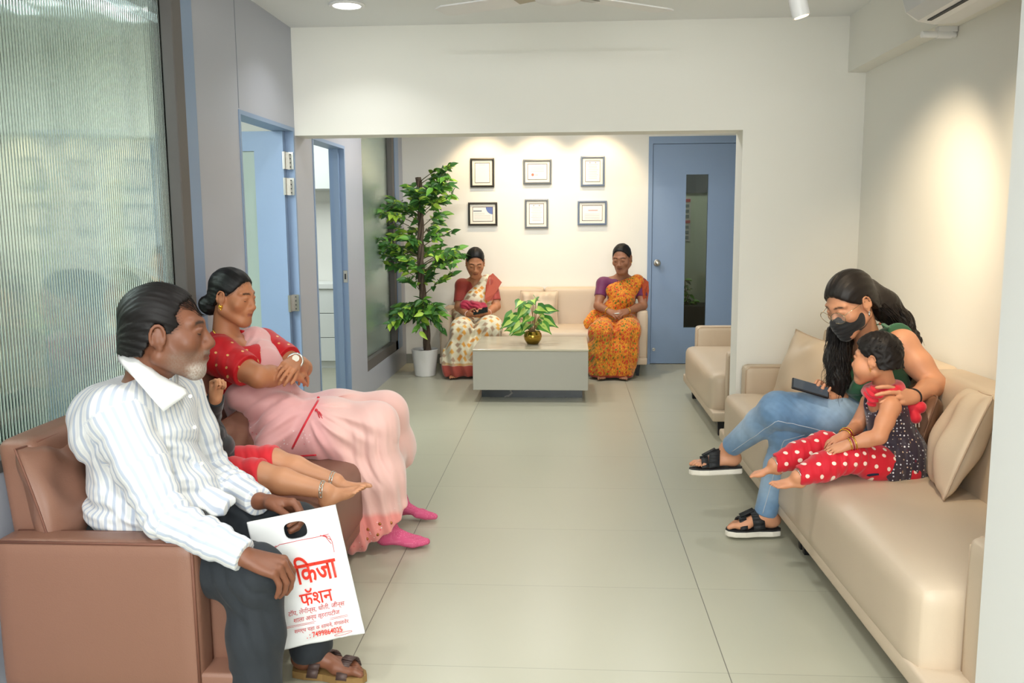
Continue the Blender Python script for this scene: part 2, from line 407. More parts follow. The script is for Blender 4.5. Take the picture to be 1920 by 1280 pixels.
# ------------------------------------------------------------------ sofas
M_beige = pm('beige_leather', (201, 183, 160), .42, bump=(260, .10), vary=(2.2, .025))
M_beige2 = pm('beige_piping', (190, 168, 144), .5)
M_brown = pm('brown_leather', (130, 93, 77), .40, bump=(260, .10), vary=(2.2, .03))
M_brown2 = pm('brown_piping', (112, 72, 58), .5)
M_leg = pm('black_lacquer', (26, 26, 30), .4)
def puff(o, amt, axis=None):
    """slightly swell a rounded box outwards at face centres"""
    return o
def rbox_soft(a, b, r, n=(14, 10, 8), swell=(0, 0, 0)):
    """rounded, softly swollen upholstery block (grid-subdivided box)"""
    a = np.asarray(a, float); b = np.asarray(b, float); c = (a+b)/2; h = (b-a)/2
    t = bmesh.new(); bmesh.ops.create_cube(t, size=2)
    bmesh.ops.subdivide_edges(t, edges=t.edges[:], cuts=11, use_grid_fill=True)
    for v in t.verts:
        q = np.array(v.co); p = q*h
        # rounded corners: clamp to inner box, push out by r
        # denser sampling near the edges
        p = np.sign(q)*h*(1-(1-np.abs(q))**1.6) if True else p
        inner = np.clip(p, -(h-r), h-r); d = p-inner; L = np.linalg.norm(d)
        if L > 1e-9:
            m_ = np.max(np.abs(d)); d = d/L*min(r, m_ if (np.count_nonzero(np.abs(d) > 1e-9) == 1) else r)
        p = inner+d
        u = p/h
        for i in range(3):
            j, k = (i+1) % 3, (i+2) % 3
            p[i] += np.sign(u[i])*swell[i]*max(0, 1-u[j]**4)*max(0, 1-u[k]**4)*abs(u[i])**3
        v.co = c+p
    return t
def sofa(label, loc, rotz, L, D, backs, mat, piping, seat_front=.73, arm_front=.58, arm_h=.55, back_h=.775, back_t=.165, arms=(1, 1), legs=None, arm_t=.10, group=None, name='sofa'):
    """local x along the sofa, y from the back (0) to the front, z up"""
    r = thing(name, label, 'sofa', loc, rotz, group)
    zs = .175; x0 = arm_t if arms[0] else 0; x1 = L-(arm_t if arms[1] else 0)
    MB().merge(rbox_soft((x0-.0, .10, zs-.045), (x1, seat_front, .415), .055, swell=(0, .008, .012))).build('seat', mat, r, world=False, smooth=True)
    mb = MB(); mb.box((.01, .03, .112), (L-.01, seat_front-.001, zs), .012, 3); mb.build('base', mat, r, world=False, smooth=True)
    for k, on in enumerate(arms):
        if not on: continue
        xa, xb = (0, arm_t) if k == 0 else (L-arm_t, L)
        a = MB().merge(rbox_soft((xa, 0, .112), (xb, arm_front, arm_h), .022, swell=(.006, .004, .004))).build('armrest', mat, r, world=False, smooth=True)
        for xx in (xa+.006, xb-.006):
            pts = [(xx, .02, arm_h-.004), (xx, arm_front-.03, arm_h-.004), (xx, arm_front-.006, arm_h-.025), (xx, arm_front-.004, .13)]
            MB().tube(pts, .0048, 6).build('piping', piping, a, world=False, smooth=True)
    n = backs; w = (x1-x0)/n
    for k in range(n):
        xa, xb = x0+k*w+.002, x0+(k+1)*w-.002
        t = rbox_soft((xa, 0, .36), (xb, back_t, back_h), .028, swell=(0, .012, .006))
        for v in t.verts:          # backward rake
            v.co.y -= (v.co.z-.42)*.10
        bk = MB().merge(t).build('backrest', mat, r, world=False, smooth=True)
        yy = back_t-.010-(back_h-.42)*.10
        MB().tube([(xa+.012, yy-.005, .5), (xa+.010, yy, back_h-.03), (xa+.03, yy, back_h-.010), (xb-.03, yy, back_h-.010), (xb-.010, yy, back_h-.03), (xb-.012, yy-.005, .5)], .005, 6).build('piping', piping, bk, world=False, smooth=True)
    for (lx, ly) in (legs or [(.09, .09), (L-.09, .09), (.09, seat_front-.1), (L-.09, seat_front-.1)]):
        t = bmesh.new(); bmesh.ops.create_cone(t, cap_ends=True, segments=4, radius1=.020, radius2=.036, depth=.125)
        MB().merge(t, Matrix.Translation((lx, ly, .0625)) @ Matrix.Rotation(pi/4, 4, 'Z')).build('leg', M_leg, r, world=False)
    return r
sofa('brown leather sofa with boxy arms under the reeded glass, man in striped shirt on it', (XL+.018+.03, 4.26, 0), -pi/2, 2.05, .7, 2, M_brown, M_brown2, seat_front=.705, arm_front=.565, arm_h=.548, back_h=.80, back_t=.115)
sofa('long beige leather sofa along the right wall, child and woman sitting on it', (1.636, 2.255, 0), pi/2+.018, 2.965, .7, 2, M_beige, M_beige2, seat_front=.685, arm_front=.560, arm_h=.56, back_h=.785,
     legs=[(.09, .09), (2.87, .09), (.12, .60), (1.46, .60), (1.40, .60), (2.84, .60)])
sofa('beige leather sofa under the framed certificates, two women in saris on it', (.722, 8.62, 0), pi, 1.905, .7, 2, M_beige, M_beige2, seat_front=.72, arm_front=.62, arm_h=.59, back_h=.765)
sofa('beige leather armchair beyond the white wall opening, facing left', (1.62, 5.62, 0), pi/2, 1.50, .7, 1, M_beige, M_beige2, seat_front=.69, arm_front=.60, arm_h=.565, back_h=.77, name='armchair',
     legs=[(.09, .09), (1.41, .09), (.12, .62), (1.33, .62)])
bpy.context.view_layer.update()

# ------------------------------------------------------------------ pillows
def pillow_mesh(w, h, t, seed=0, wr=.004):
    n = 30; u = np.linspace(-1, 1, n); U, Vv = np.meshgrid(u, u, indexing='ij')
    rg = np.random.default_rng(seed)
    pin = 1-.07*(1-np.abs(Vv)**2)*np.abs(U)**3; pin2 = 1-.07*(1-np.abs(U)**2)*np.abs(Vv)**3
    X = U*w/2*pin; Z = Vv*h/2*pin2
    T = t/2*np.clip((1-np.abs(U)**2.6), 0, 1)**.62*np.clip((1-np.abs(Vv)**2.6), 0, 1)**.62
    w1 = sum(np.sin(rg.uniform(4, 11)*(U*cos(a)+Vv*sin(a))+rg.uniform(0, 6)) for a in rg.uniform(0, pi, 4))
    A = T+wr*w1*(T > .004)*np.clip(T/.03, 0, 1); B = -T-wr*np.roll(w1, 7, 0)*np.clip(T/.03, 0, 1)
    V = np.r_[np.c_[X.ravel(), A.ravel(), Z.ravel()], np.c_[X.ravel(), B.ravel(), Z.ravel()]]
    F = []
    for i in range(n-1):
        for j in range(n-1):
            q = [i*n+j, (i+1)*n+j, (i+1)*n+j+1, i*n+j+1]; F.append(q[::-1]); F.append([k+n*n for k in q])
    per = [i*n for i in range(n)]+[(n-1)*n+j for j in range(1, n)]+[i*n+n-1 for i in range(n-2, -1, -1)]+[j for j in range(n-2, 0, -1)]
    for k in range(len(per)):
        a, b_ = per[k], per[(k+1) % len(per)]; F.append([a, b_, b_+n*n, a+n*n])
    return V, F, [V[k] for k in per]
def pillow(label, c, face, lean, roll, w, h, t, mat, pip, seed, group=None):
    """c centre, face = heading of its front (radians from +x), lean back angle, roll"""
    V, F, per = pillow_mesh(w, h, t, seed)
    M = Matrix.Rotation(face-pi/2, 4, 'Z') @ Matrix.Rotation(lean, 4, 'X') @ Matrix.Rotation(roll, 4, 'Y')
    R_ = np.array(M.to_3x3()); V = V @ R_.T+np.asarray(c)
    zb = V[:, 2].min()
    o = thing('cushion', label, 'cushion', (c[0], c[1], zb), 0, group)
    me = bpy.data.meshes.new('cover'); me.from_pydata(V.tolist(), [], F); bm = bmesh.new(); bm.from_mesh(me); bmesh.ops.recalc_face_normals(bm, faces=bm.faces); bm.to_mesh(me); bm.free()
    link_mesh('cover', me, mat, o)
    MB().loop([R_ @ p+np.asarray(c) for p in per[::2]], .0035, 6).build('piping', pip, o, smooth=True)
    return o
M_bronze = pm('bronze_satin', (122, 90, 70), .32, bump=(60, .15))
pillow('large brown leather cushion behind the man in the striped shirt', (-1.485, 2.43, .60), radians(8), radians(14), 0, .34, .40, .13, M_brown, M_brown2, 3)
pillow('small brown cushion beside the hip of the woman in the pink sari', (-1.36, 3.42, .515), radians(-10), radians(18), .1, .28, .22, .10, M_brown, M_brown2, 5)
pillow('beige leather cushion leaning beside the child on the right sofa', (1.425, 3.24, .605), radians(164), radians(20), radians(4), .41, .40, .15, M_beige, M_beige2, 1)
pillow('bronze brown cushion standing behind the child on the right sofa', (1.40, 3.58, .575), radians(170), radians(14), 0, .38, .32, .14, M_bronze, M_bronze, 8)
pillow('beige cushion in the far corner behind the long haired woman', (1.28, 4.75, .60), radians(205), radians(18), radians(-6), .40, .38, .14, M_beige, M_beige2, 2)
pillow('pale beige cushion in the middle of the sofa under the certificates', (-.275, 8.38, .585), radians(-90), radians(14), 0, .36, .33, .13, M_beige, M_beige2, 4)

# ------------------------------------------------------------------ coffee table
t = thing('coffee_table', 'boxy grey topped coffee table on a black marble plinth in the back room', 'table', (-.29, 7.1, 0))
M_tab = pm('grey_table_laminate', (172, 170, 160), .35)
MB().box((-.742, 6.75, .097), (.156, 7.52, .405), .003, 1).build('body', M_tab, t)
MB().box((-.744, 6.748, .405), (.158, 7.522, .420), .002, 1).build('tabletop', pm('pale_stone', (188, 180, 158), .22, vary=(5, .05)), t)
M_marb = bpy.data.materials.new('black_marble'); M_marb.use_nodes = True
nt = M_marb.node_tree; b = nt.nodes['Principled BSDF']; b.inputs['Roughness'].default_value = .2
tc = nt.nodes.new('ShaderNodeTexCoord'); no = nt.nodes.new('ShaderNodeTexNoise'); no.inputs['Scale'].default_value = 2.4; no.inputs['Detail'].default_value = 6
nt.links.new(tc.outputs['Object'], no.inputs['Vector'])
cr = nt.nodes.new('ShaderNodeValToRGB'); e = cr.color_ramp.elements; e[0].position = .49; e[0].color = lin((38, 46, 50)); e[1].position = .51; e[1].color = lin((38, 46, 50))
x = e.new(.5); x.color = lin((120, 116, 108)); nt.links.new(no.outputs['Fac'], cr.inputs[0]); nt.links.new(cr.outputs[0], b.inputs['Base Color'])
MB().box((-.695, 6.955, 0), (.115, 7.46, .097)).build('plinth', M_marb, t)

# ------------------------------------------------------------------ plants
LEAFC = [pm('leaf_dark', (58, 108, 44), .38, sheen=.1), pm('leaf_mid', (104, 160, 58), .4), pm('leaf_light', (176, 214, 78), .45)]
def leaf(bm, base, d, up, L, W, mi, fold=.25, droop=.15, n=6, heart=False):
    d = np.asarray(d, float); d /= np.linalg.norm(d); up = np.asarray(up, float); sd = np.cross(d, up); sd /= np.linalg.norm(sd)+1e-9; up = np.cross(sd, d)
    rows = []
    for i in range(n+1):
        s = i/n
        w = W*(sin(pi*min(1, s**.8))*(1-.25*s) if not heart else (.55+.75*sin(pi*min(1, s*1.15+.12)))*(1-s)**.75)
        c = np.asarray(base)+d*L*s-up*droop*L*s*s
        if i == 0 and not heart: rows.append([bm.verts.new(c)])
        elif i == n: rows.append([bm.verts.new(c)])
        else:
            back = -d*L*.14 if (heart and i == 0) else 0
            rows.append([bm.verts.new(c+sd*w/2+up*w*fold+back), bm.verts.new(c), bm.verts.new(c-sd*w/2+up*w*fold+back)])
    for a, b_ in zip(rows, rows[1:]):
        if len(a) == 1: fs = [[a[0], b_[0], b_[1]], [a[0], b_[1], b_[2]]]
        elif len(b_) == 1: fs = [[a[0], b_[0], a[1]], [a[1], b_[0], a[2]]]
        else: fs = [[a[0], b_[0], b_[1], a[1]], [a[1], b_[1], b_[2], a[2]]]
        for f in fs:
            ff = bm.faces.new(f); ff.material_index = mi; ff.smooth = True
def ficus():
    bx, by = -1.315, 7.95
    t = thing('ficus_tree', 'tall artificial ficus with a twisted trunk standing by the far glass', 'plant', (bx, by, 0))
    MB().lathe([(.0, 0), (.088, 0), (.094, .006), (.122, .235), (.125, .245), (.118, .248), (.112, .235), (.11, .215), (0, .215)], (bx, by, 0), 40).build('pot', pm('white_pot', (238, 238, 236), .3), t, smooth=True, auto=True)
    MB().lathe([(.0, .212), (.111, .212), (.10, .222), (0, .224)], (bx, by, 0), 24).build('soil', pm('soil', (70, 58, 46), .9, bump=(80, .6)), t, smooth=True)
    mb = MB(); zz = np.linspace(.2, 1.80, 60)
    ctr = lambda z: np.array([bx+.012+(z-.2)*-.028+.012*sin(z*5), by, z])
    for ph in (0, 2*pi/3, 4*pi/3):
        mb.tube([ctr(z)+np.array([cos(z*11+ph), sin(z*11+ph), 0])*.017 for z in zz], list(np.interp(zz, [.2, 1.8], [.021, .012])), 8)
    mb.build('trunk', pm('ficus_bark', (92, 78, 66), .85, bump=(50, .5)), t, smooth=True)
    rg = np.random.default_rng(5); br = MB(); lv = MB()
    # branch tips (photo px, height band): a wide top crown, a middle tier and a small lower tier
    tips = []
    for (x0, x1, y0, y1, n, zy) in ((704, 862, 345, 455, 30, 1), (760, 850, 322, 380, 9, 1), (822, 848, 306, 345, 3, 1), (704, 735, 352, 470, 6, 1), (706, 872, 462, 528, 22, 1), (845, 874, 440, 480, 3, 1), (722, 772, 572, 612, 7, 1), (772, 848, 560, 622, 11, 1)):
        for _ in range(n): tips.append((rg.uniform(x0, x1), rg.uniform(y0, y1)))
    for (px, py) in tips:
        off = rg.uniform(-.30, .26)
        tip = P(px, py, Y=by+off); z0 = tip[2]-rg.uniform(.02, .16)-abs(tip[0]-bx)*.15; z0 = min(max(z0, .62), 1.78)
        s = ctr(z0); mid = (s+tip)/2+np.array([0, 0, .05])
        pts = [s*(1-u)**2+2*mid*u*(1-u)+tip*u*u for u in np.linspace(0, 1, 7)]
        br.tube(pts, list(np.linspace(.0045, .0016, 7)), 5)
        L_ = np.linalg.norm(tip-s)
        for u in np.linspace(.38 if L_ > .2 else .2, 1, 8):
            b0 = s*(1-u)**2+2*mid*u*(1-u)+tip*u*u; tan = tip-s; tan /= np.linalg.norm(tan)
            for sgn in (1, -1):
                if rg.random() < .12: continue
                side = np.cross(tan, [0, 0, 1]); d = tan*rg.uniform(.3, 1)+sgn*side*rg.uniform(.4, 1.1)+np.array([0, 0, rg.uniform(-.65, .30)])
                shade = rg.random()
                leaf(lv.bm, b0, d, np.array([rg.uniform(-.5, .5), rg.uniform(-1.3, -.2), .7]), rg.uniform(.085, .115), rg.uniform(.046, .058), 0 if shade < .5 else (1 if shade < .80 else 2))
    br.build('branch', pm('ficus_twig', (96, 92, 60), .8), t, smooth=True)
    me = bpy.data.meshes.new('foliage'); lv.bm.to_mesh(me); lv.bm.free()
    f = link_mesh('foliage', me, LEAFC, t)
ficus()
def table_plant():
    c = np.array([-.285, 7.06, .42])
    t = thing('potted_plant', 'variegated green plant in a small brass pot on the coffee table', 'plant', c)
    MB().lathe([(0, 0), (.04, 0), (.048, .004), (.068, .035), (.074, .062), (.068, .088), (.058, .098), (.060, .103), (.054, .104), (.052, .095), (.05, .085), (0, .085)], c, 36).build('pot', pm('brass', (172, 142, 62), .22, metal=1), t, smooth=True)
    Mv = [pm('syngonium', (84, 148, 52), .4), pm('syngonium_vein', (176, 204, 96), .45), pm('syngonium_deep', (56, 116, 40), .4)]
    rg = np.random.default_rng(3); st = MB(); lv = MB()
    tips = [(978, 565), (1000, 562), (1005, 560), (962, 590), (985, 580), (1022, 580), (958, 602), (975, 605), (1012, 592), (992, 592), (980, 618), (1005, 605), (968, 612), (1020, 600), (995, 575), (1016, 608), (972, 594), (990, 608), (1008, 578)]
    for px, py in tips:
        tip = P(px, py, Y=7.06+rg.uniform(-.12, .10)); s = c+np.array([rg.uniform(-.02, .02), rg.uniform(-.02, .02), .09])
        mid = (s+tip)/2+np.array([0, 0, .05]); pts = [s*(1-u)**2+2*mid*u*(1-u)+tip*u*u for u in np.linspace(0, 1, 8)]
        st.tube(pts, list(np.linspace(.0045, .002, 8)), 6)
        out = tip-s; out[2] *= .1; d = out/np.linalg.norm(out)*1.0+np.array([rg.uniform(-.3, .3), rg.uniform(-.4, .0), rg.uniform(-.9, -.1)])
        L = rg.uniform(.105, .145); up = np.array([rg.uniform(-.3, .3), -1.2, .6])
        leaf(lv.bm, tip, d, up, L, L*.72, int(rg.choice([0, 0, 2])), fold=.12, droop=.2, n=8, heart=True)
        leaf(lv.bm, tip+up/np.linalg.norm(up)*.004, d, up, L*.86, L*.30, 1, fold=.12, droop=.2, n=8, heart=True)
    st.build('stem', pm('syngonium_stem', (150, 120, 80), .6), t, smooth=True)
    me = bpy.data.meshes.new('foliage'); lv.bm.to_mesh(me); lv.bm.free(); link_mesh('foliage', me, Mv, t)
    MB().lathe([(0, .086), (.051, .086), (0, .092)], c, 20).build('soil', pm('soil', (70, 58, 46), .9), t)
table_plant()
# the plant seen through the slot window, growing over the planter box
cp = thing('corridor_plant', 'dark leafy plant over the planter box behind the slot window', 'plant', P(1290, 573, Y=10.1))
rg = np.random.default_rng(9); lv = MB(); st = MB(); base = P(1286, 573, Y=10.1)
for px, py in ((1284, 525), (1286, 545), (1292, 552), (1298, 565), (1288, 560), (1303, 572), (1284, 535), (1290, 568), (1310, 578)):
    tip = P(px, py, Y=10.1); st.tube([base, (base+tip)/2+np.array([0, 0, .03]), tip], .004, 5)
    for _ in range(3): leaf(lv.bm, tip, (rg.uniform(-1, 1), -.3, rg.uniform(-.8, .3)), (0, -.6, 1), .09, .05, int(rg.integers(0, 2)))
st.build('stem', pm('ficus_twig', (96, 92, 60), .8), cp); me = bpy.data.meshes.new('foliage'); lv.bm.to_mesh(me); lv.bm.free(); link_mesh('foliage', me, LEAFC, cp)

# ------------------------------------------------------------------ framed certificates
def rect_frame(mb, x0, x1, z0, z1, w, y0, y1):
    """four mitred bars, front at y0"""
    o = [(x0, z0), (x1, z0), (x1, z1), (x0, z1)]; i = [(x0+w, z0+w), (x1-w, z0+w), (x1-w, z1-w), (x0+w, z1-w)]
    for k in range(4):
        a, b_, c_, d_ = o[k], o[(k+1) % 4], i[(k+1) % 4], i[k]
        A = [(p[0], y1, p[1]) for p in (a, b_)]; B = [(p[0], y0+.004, p[1]) for p in (a, b_)]
        m0 = [((p[0]*.35+q[0]*.65), y0, (p[1]*.35+q[1]*.65)) for p, q in ((a, d_), (b_, c_))]
        I = [(p[0], y0+.007, p[1]) for p in (d_, c_)]; I2 = [(p[0], y1, p[1]) for p in (d_, c_)]
        for s0, s1 in ((A, B), (B, m0), (m0, I), (I, I2)): mb.quad(s0[0], s0[1], s1[1], s1[0])
M_fr = [pm('frame_black', (44, 44, 42), .4), pm('frame_slate', (116, 124, 132), .35), pm('frame_blue', (112, 128, 152), .35)]
M_mat = pm('mount_board', (244, 240, 226), .7); M_in = pm('inner_slip', (118, 94, 78), .5)
M_paper = pm('certificate_paper', (246, 244, 240), .6); M_prn = pm('faint_print', (176, 172, 170), .7)
def cert(box, fcol, label, kind):
    a, b_ = P(box[0], box[3], Y=8.63), P(box[2], box[1], Y=8.63); x0, x1, z0, z1 = a[0], b_[0], a[2], b_[2]
    r = thing('framed_certificate', label, 'picture', ((x0+x1)/2, 8.655, z0), 0, 'framed certificates on the back wall')
    mb = MB(); rect_frame(mb, x0, x1, z0, z1, .0185, 8.632, 8.659); mb.build('frame', M_fr[fcol], r)
    MB().box((x0+.017, 8.648, z0+.017), (x1-.017, 8.656, z1-.017)).build('mount', M_mat, r)
    u0, u1, v0, v1 = x0+.046, x1-.046, z0+.046, z1-.046
    mb = MB(); rect_frame(mb, u0-.004, u1+.004, v0-.004, v1+.004, .005, 8.643, 8.649); mb.build('slip', M_in, r)
    c = MB().box((u0, 8.646, v0), (u1, 8.6485, v1)).build('certificate', M_paper, r)
    W, Hh = u1-u0, v1-v0; y = 8.6455
    def bar(mb, a0, a1, b0, b1): mb.quad((u0+W*a0, y, v0+Hh*b0), (u0+W*a1, y, v0+Hh*b0), (u0+W*a1, y, v0+Hh*b1), (u0+W*a0, y, v0+Hh*b1))
    mb = MB()
    if kind == 'blank': bar(mb, .3, .7, .90, .915)
    elif kind == 'seal':
        for k in range(4): bar(mb, .15, .85, .80-k*.10, .815-k*.10)
        for k in range(3): mb.disc((u0+W*(.40+.05*k), y, v0+Hh*.28), (0, -1, 0), .004, 10)
        s = MB().disc((u0+W*.25, y-.0005, v0+Hh*.3), (0, -1, 0), .013, 20).build('seal', pm('red_seal', (214, 120, 104), .6), c)
    elif kind == 'blue':
        for k in range(6): bar(mb, .06, .6 if k < 2 else .9, .56-k*.085, .575-k*.085)
        s = MB().poly([(u1, y-.0005, v1)]+[(u1-W*.34*cos(q), y-.0005, v1-Hh*.52*sin(q)) for q in np.linspace(0, pi/2, 12)]).build('printed_corner', pm('certificate_blue', (104, 124, 184), .6), c)
        s = MB().quad(*[(u0+W*p, y-.0005, v0+Hh*q) for p, q in ((.02, .68), (.45, .68), (.45, .76), (.02, .76))]).build('title_bar', pm('certificate_slate', (120, 126, 142), .6), c)
    elif kind == 'red':
        for k in range(5): bar(mb, .12, .88, .42-k*.09, .435-k*.09)
        MB().quad(*[(u0+W*p, y-.0005, v0+Hh*q) for p, q in ((.3, .66), (.78, .66), (.78, .70), (.3, .70))]).build('title', pm('certificate_red', (206, 120, 110), .6), c)
    else:
        for k in range(9): bar(mb, .2 if k % 3 else .12, .8 if k % 3 else .88, .82-k*.085, .835-k*.085)
        for k in (0, 1): mb.disc((u0+W*(.3+.4*k), y, v0+Hh*.92), (0, -1, 0), .007, 14)
    mb.build('print', M_prn, c)
cert((882, 296, 926, 351), 0, 'upright black framed certificate, almost blank, above the white sari woman', 'blank')
cert((981, 298, 1034, 345), 1, 'wide slate framed certificate with a red seal, middle of the upper row', 'seal')
cert((1089, 292, 1134, 349), 2, 'upright blue grey framed certificate at the right end of the upper row', 'text')
cert((878, 379, 932, 423), 0, 'wide black framed certificate with a blue printed corner, lower row', 'blue')
cert((984, 373, 1028, 428), 1, 'upright slate framed certificate in the middle of the lower row', 'text')
cert((1083, 376, 1138, 422), 2, 'wide blue framed certificate with a red title, lower row nearest the door', 'red')

# ------------------------------------------------------------------ door leaf, hinges, pantry cabinets
d = thing('blue_door', 'open blue door leaf with a tall pale pane in the first left doorway', 'door', (XL-.05, 5.17, 0))
y0, y1 = 5.15, 5.19; xr, xl = XL-.045, XL-.90; wx1, wx0, wz0, wz1 = -1.837, -2.06, .2, 1.82
mb = MB()
for a, b_ in (((wx1, y0, .006), (xr, y1, ZD-.02)), ((xl, y0, .006), (wx0, y1, ZD-.02)), ((wx0, y0, .006), (wx1, y1, wz0)), ((wx0, y0, wz1), (wx1, y1, ZD-.02))): mb.box(a, b_)
mb.build('leaf', M_blue, d)
MB().box((wx0, y0+.012, wz0), (wx1, y1-.012, wz1)).build('glazing', pm('frosted_pane', (150, 166, 160), .35), d)
for z in (1.765, 1.615, .925):
    mb = MB(); mb.tube([(XL-.035, 5.142, z-.05), (XL-.035, 5.142, z+.05)], .006, 10)
    mb.box((XL-.050, 5.1465, z-.05), (XL-.036, 5.1505, z+.05)); mb.box((XL-.034, 5.195, z-.05), (XL+.0, 5.199, z+.05)); mb.box((XL-.036, 5.142, z-.05), (XL-.032, 5.197, z+.05))
    h = mb.build('hinge', M_steel, d)
    mb = MB()
    for k in range(4): mb.disc((XL-.018, 5.1945, z-.036+.024*k), (0, -1, 0), .004, 10)
    mb.build('screw', M_dark, h)
for lab, x0 in (('white drawer cabinet with grey joints seen through the second doorway', -2.43),):
    c = thing('drawer_cabinet', lab, 'cabinet', (-2.1, 8.35, 0))
    MB().box((-2.95, 8.32, .07), (-1.75, 8.655, .775)).build('body', pm('drawer_gap', (90, 96, 96), .7), c)
    MB().box((-2.95, 8.34, 0), (-1.75, 8.65, .07)).build('plinth', M_white, c)
    for (a, b_) in ((-2.95, -2.405), (-2.397, -1.75)):
        for (z0, z1) in ((.075, .300), (.306, .535), (.541, .770)): MB().box((a, 8.30, z0), (b_, 8.32, z1), .002, 1).build('drawer', M_white, c)
    MB().box((-2.97, 8.28, .775), (-1.74, 8.655, .825), .003, 1).build('counter', pm('white_counter', (240, 242, 240), .3), c)
u = P(590, 355, Y=8.4)
c = thing('wall_cupboard', 'white wall cupboard above the pantry counter, through the second doorway', 'cabinet', (-2.4, 8.66, u[2]))
xr_ = P(620, 300, Y=8.35)[0]
MB().box((-3.0, 8.35, u[2]), (xr_, 8.66, CEIL), .002, 1).build('body', M_white, c)
MB().box((-3.0, 8.335, u[2]+.003), (xr_-.002, 8.35, CEIL), .002, 1).build('door', M_white, c)

# ------------------------------------------------------------------ ceiling: downlights, fan, spots, air conditioner
M_lampw = pm('lamp_white', (240, 240, 240), .4)
M_led = pm('led_face', (255, 255, 255), .5, emit=((255, 252, 245), 14))
first = None
def downlight(x, y, label, grp):
    d = thing('downlight', label, 'light', (x, y, CEIL-.012), 0, grp)
    MB().lathe([(.072, .012), (.094, .012), (.096, .004), (.090, 0), (.074, .002)], (x, y, CEIL-.012), 32).build('ring', M_lampw, d, smooth=True)
    MB().disc((x, y, CEIL-.006), (0, 0, -1), .075, 28).build('diffuser', M_led, d)
downlight(*DOWN[0], 'round white recessed downlight glowing in the ceiling near the left partition', None)
def fan():
    c = np.array([-.045, 3.92, 0]); z = 2.352
    f = thing('ceiling_fan', 'white ceiling fan with broad flat blades under the ceiling', 'fan', (c[0], c[1], CEIL))
    MB().lathe([(0, CEIL), (.055, CEIL), (.05, CEIL-.05), (.012, CEIL-.06), (.012, z+.09), (0, z+.09)], (c[0], c[1], 0), 24).build('rod', M_lampw, f, smooth=True, auto=True)
    MB().lathe([(0, z+.09), (.05, z+.09), (.095, z+.065), (.112, z+.02), (.110, z-.0), (.095, z-.018), (0, z-.03)], (c[0], c[1], 0), 36).build('hub', M_lampw, f, smooth=True)
    MB().lathe([(.113, z+.03), (.118, z+.022), (.116, z+.004), (.108, z-.006)], (c[0], c[1], 0), 36).build('trim_ring', M_lampw, f, smooth=True)
    for ang in (radians(155), radians(35), radians(275)):
        d = np.array([cos(ang), sin(ang), 0]); s = np.array([-sin(ang), cos(ang), 0])
        pts = []
        for (r, w0, w1) in ((.17, -.045, .045), (.25, -.062, .058), (.56, -.068, .062), (.60, -.055, .04)):
            pts.append((r, w0, w1))
        out = [c+d*r+s*w0+np.array([0, 0, z+.002+w0*.10]) for r, w0, w1 in pts]+[c+d*r+s*w1+np.array([0, 0, z+.002+w1*.10]) for r, w0, w1 in pts[::-1]]
        bl = MB().prism(out, (0, 0, .006)).build('blade', M_lampw, f)
        MB().prism([c+d*.09+s*.02+np.array([0, 0, z-.002]), c+d*.20+s*.028+np.array([0, 0, z+.001]), c+d*.20-s*.028+np.array([0, 0, z-.005]), c+d*.09-s*.02+np.array([0, 0, z-.002])], (0, 0, .008)).build('bracket', M_steel, bl)
fan()
def spotlight(a, b_, label):
    a = np.array(a); b_ = np.array(b_); d = (b_-a)/np.linalg.norm(b_-a)
    s = thing('spotlight', label, 'light', (a[0], a[1], CEIL))
    d2 = np.array([.28, .0, -1]); d2 /= np.linalg.norm(d2)
    top = a-d2*.09; bot = a+d2*.06
    MB().tube([top, top+d2*.075], .033, 28).tube([top+d2*.078, bot], .034, 28).build('can', M_lampw, s, smooth=False, auto=True)
    MB().tube([bot-d2*.001, bot+d2*.002], [.028, .026], 24).build('bulb', pm('warm_face', (255, 220, 180), .5, emit=((255, 214, 160), 10)), s)
    MB().tube([(a[0]-.02, a[1], CEIL), (a[0]-.02, a[1], CEIL-.012)], .045, 24).tube([(a[0]-.02, a[1], CEIL-.01), top], .009, 10).build('stem', M_lampw, s, auto=True)
spotlight((.88, 3.6, 2.235), SPOTS[0][1], 'white cylinder spotlight hanging from the ceiling, tilted to the right wall')
spotlight((.88, 2.75, 2.235), SPOTS[1][1], 'white cylinder spotlight on the ceiling beside the foreground wall end')
def aircon():
    y0, y1 = 2.75, 3.83; x1 = 1.573
    a = thing('air_conditioner', 'white split air conditioner mounted high on the right beam', 'air conditioner', (x1, (y0+y1)/2, 2.19))
    prof = [(x1, 2.50), (x1-.19, 2.50), (x1-.215, 2.47), (x1-.222, 2.30), (x1-.205, 2.235), (x1-.16, 2.20), (x1-.09, 2.185), (x1, 2.19)]
    MB().prism([(p[0], y0, p[1]) for p in prof], (0, y1-y0, 0)).build('body', M_lampw, a)
    fl = MB().prism([(x1-.226, y0+.03, 2.285), (x1-.208, y0+.03, 2.232), (x1-.165, y0+.03, 2.200), (x1-.162, y0+.03, 2.196), (x1-.212, y0+.03, 2.228), (x1-.230, y0+.03, 2.284)], (0, y1-y0-.06, 0)).build('flap', pm('ac_grey', (196, 198, 200), .35), a)
    MB().box((x1-.135, y0+.05, 2.190), (x1-.118, y1-.05, 2.196)).build('slot', M_dark, a)
aircon()
wsx = P(1770, 60, x=1.62)
k = thing('wall_spotlight', 'small white horizontal tube lamp fixed under the right beam', 'light', wsx)
MB().tube([wsx+np.array([-.10, -.02, -.012]), wsx+np.array([-.035, -.01, -.012])], .014, 16).tube([wsx+np.array([-.035, -.01, -.012]), wsx+np.array([.03, 0, -.012])], .017, 16).tube([wsx+np.array([.03, 0, -.012]), wsx+np.array([.05, 0, -.012])], .012, 12).build('tube', M_lampw, k, auto=True)
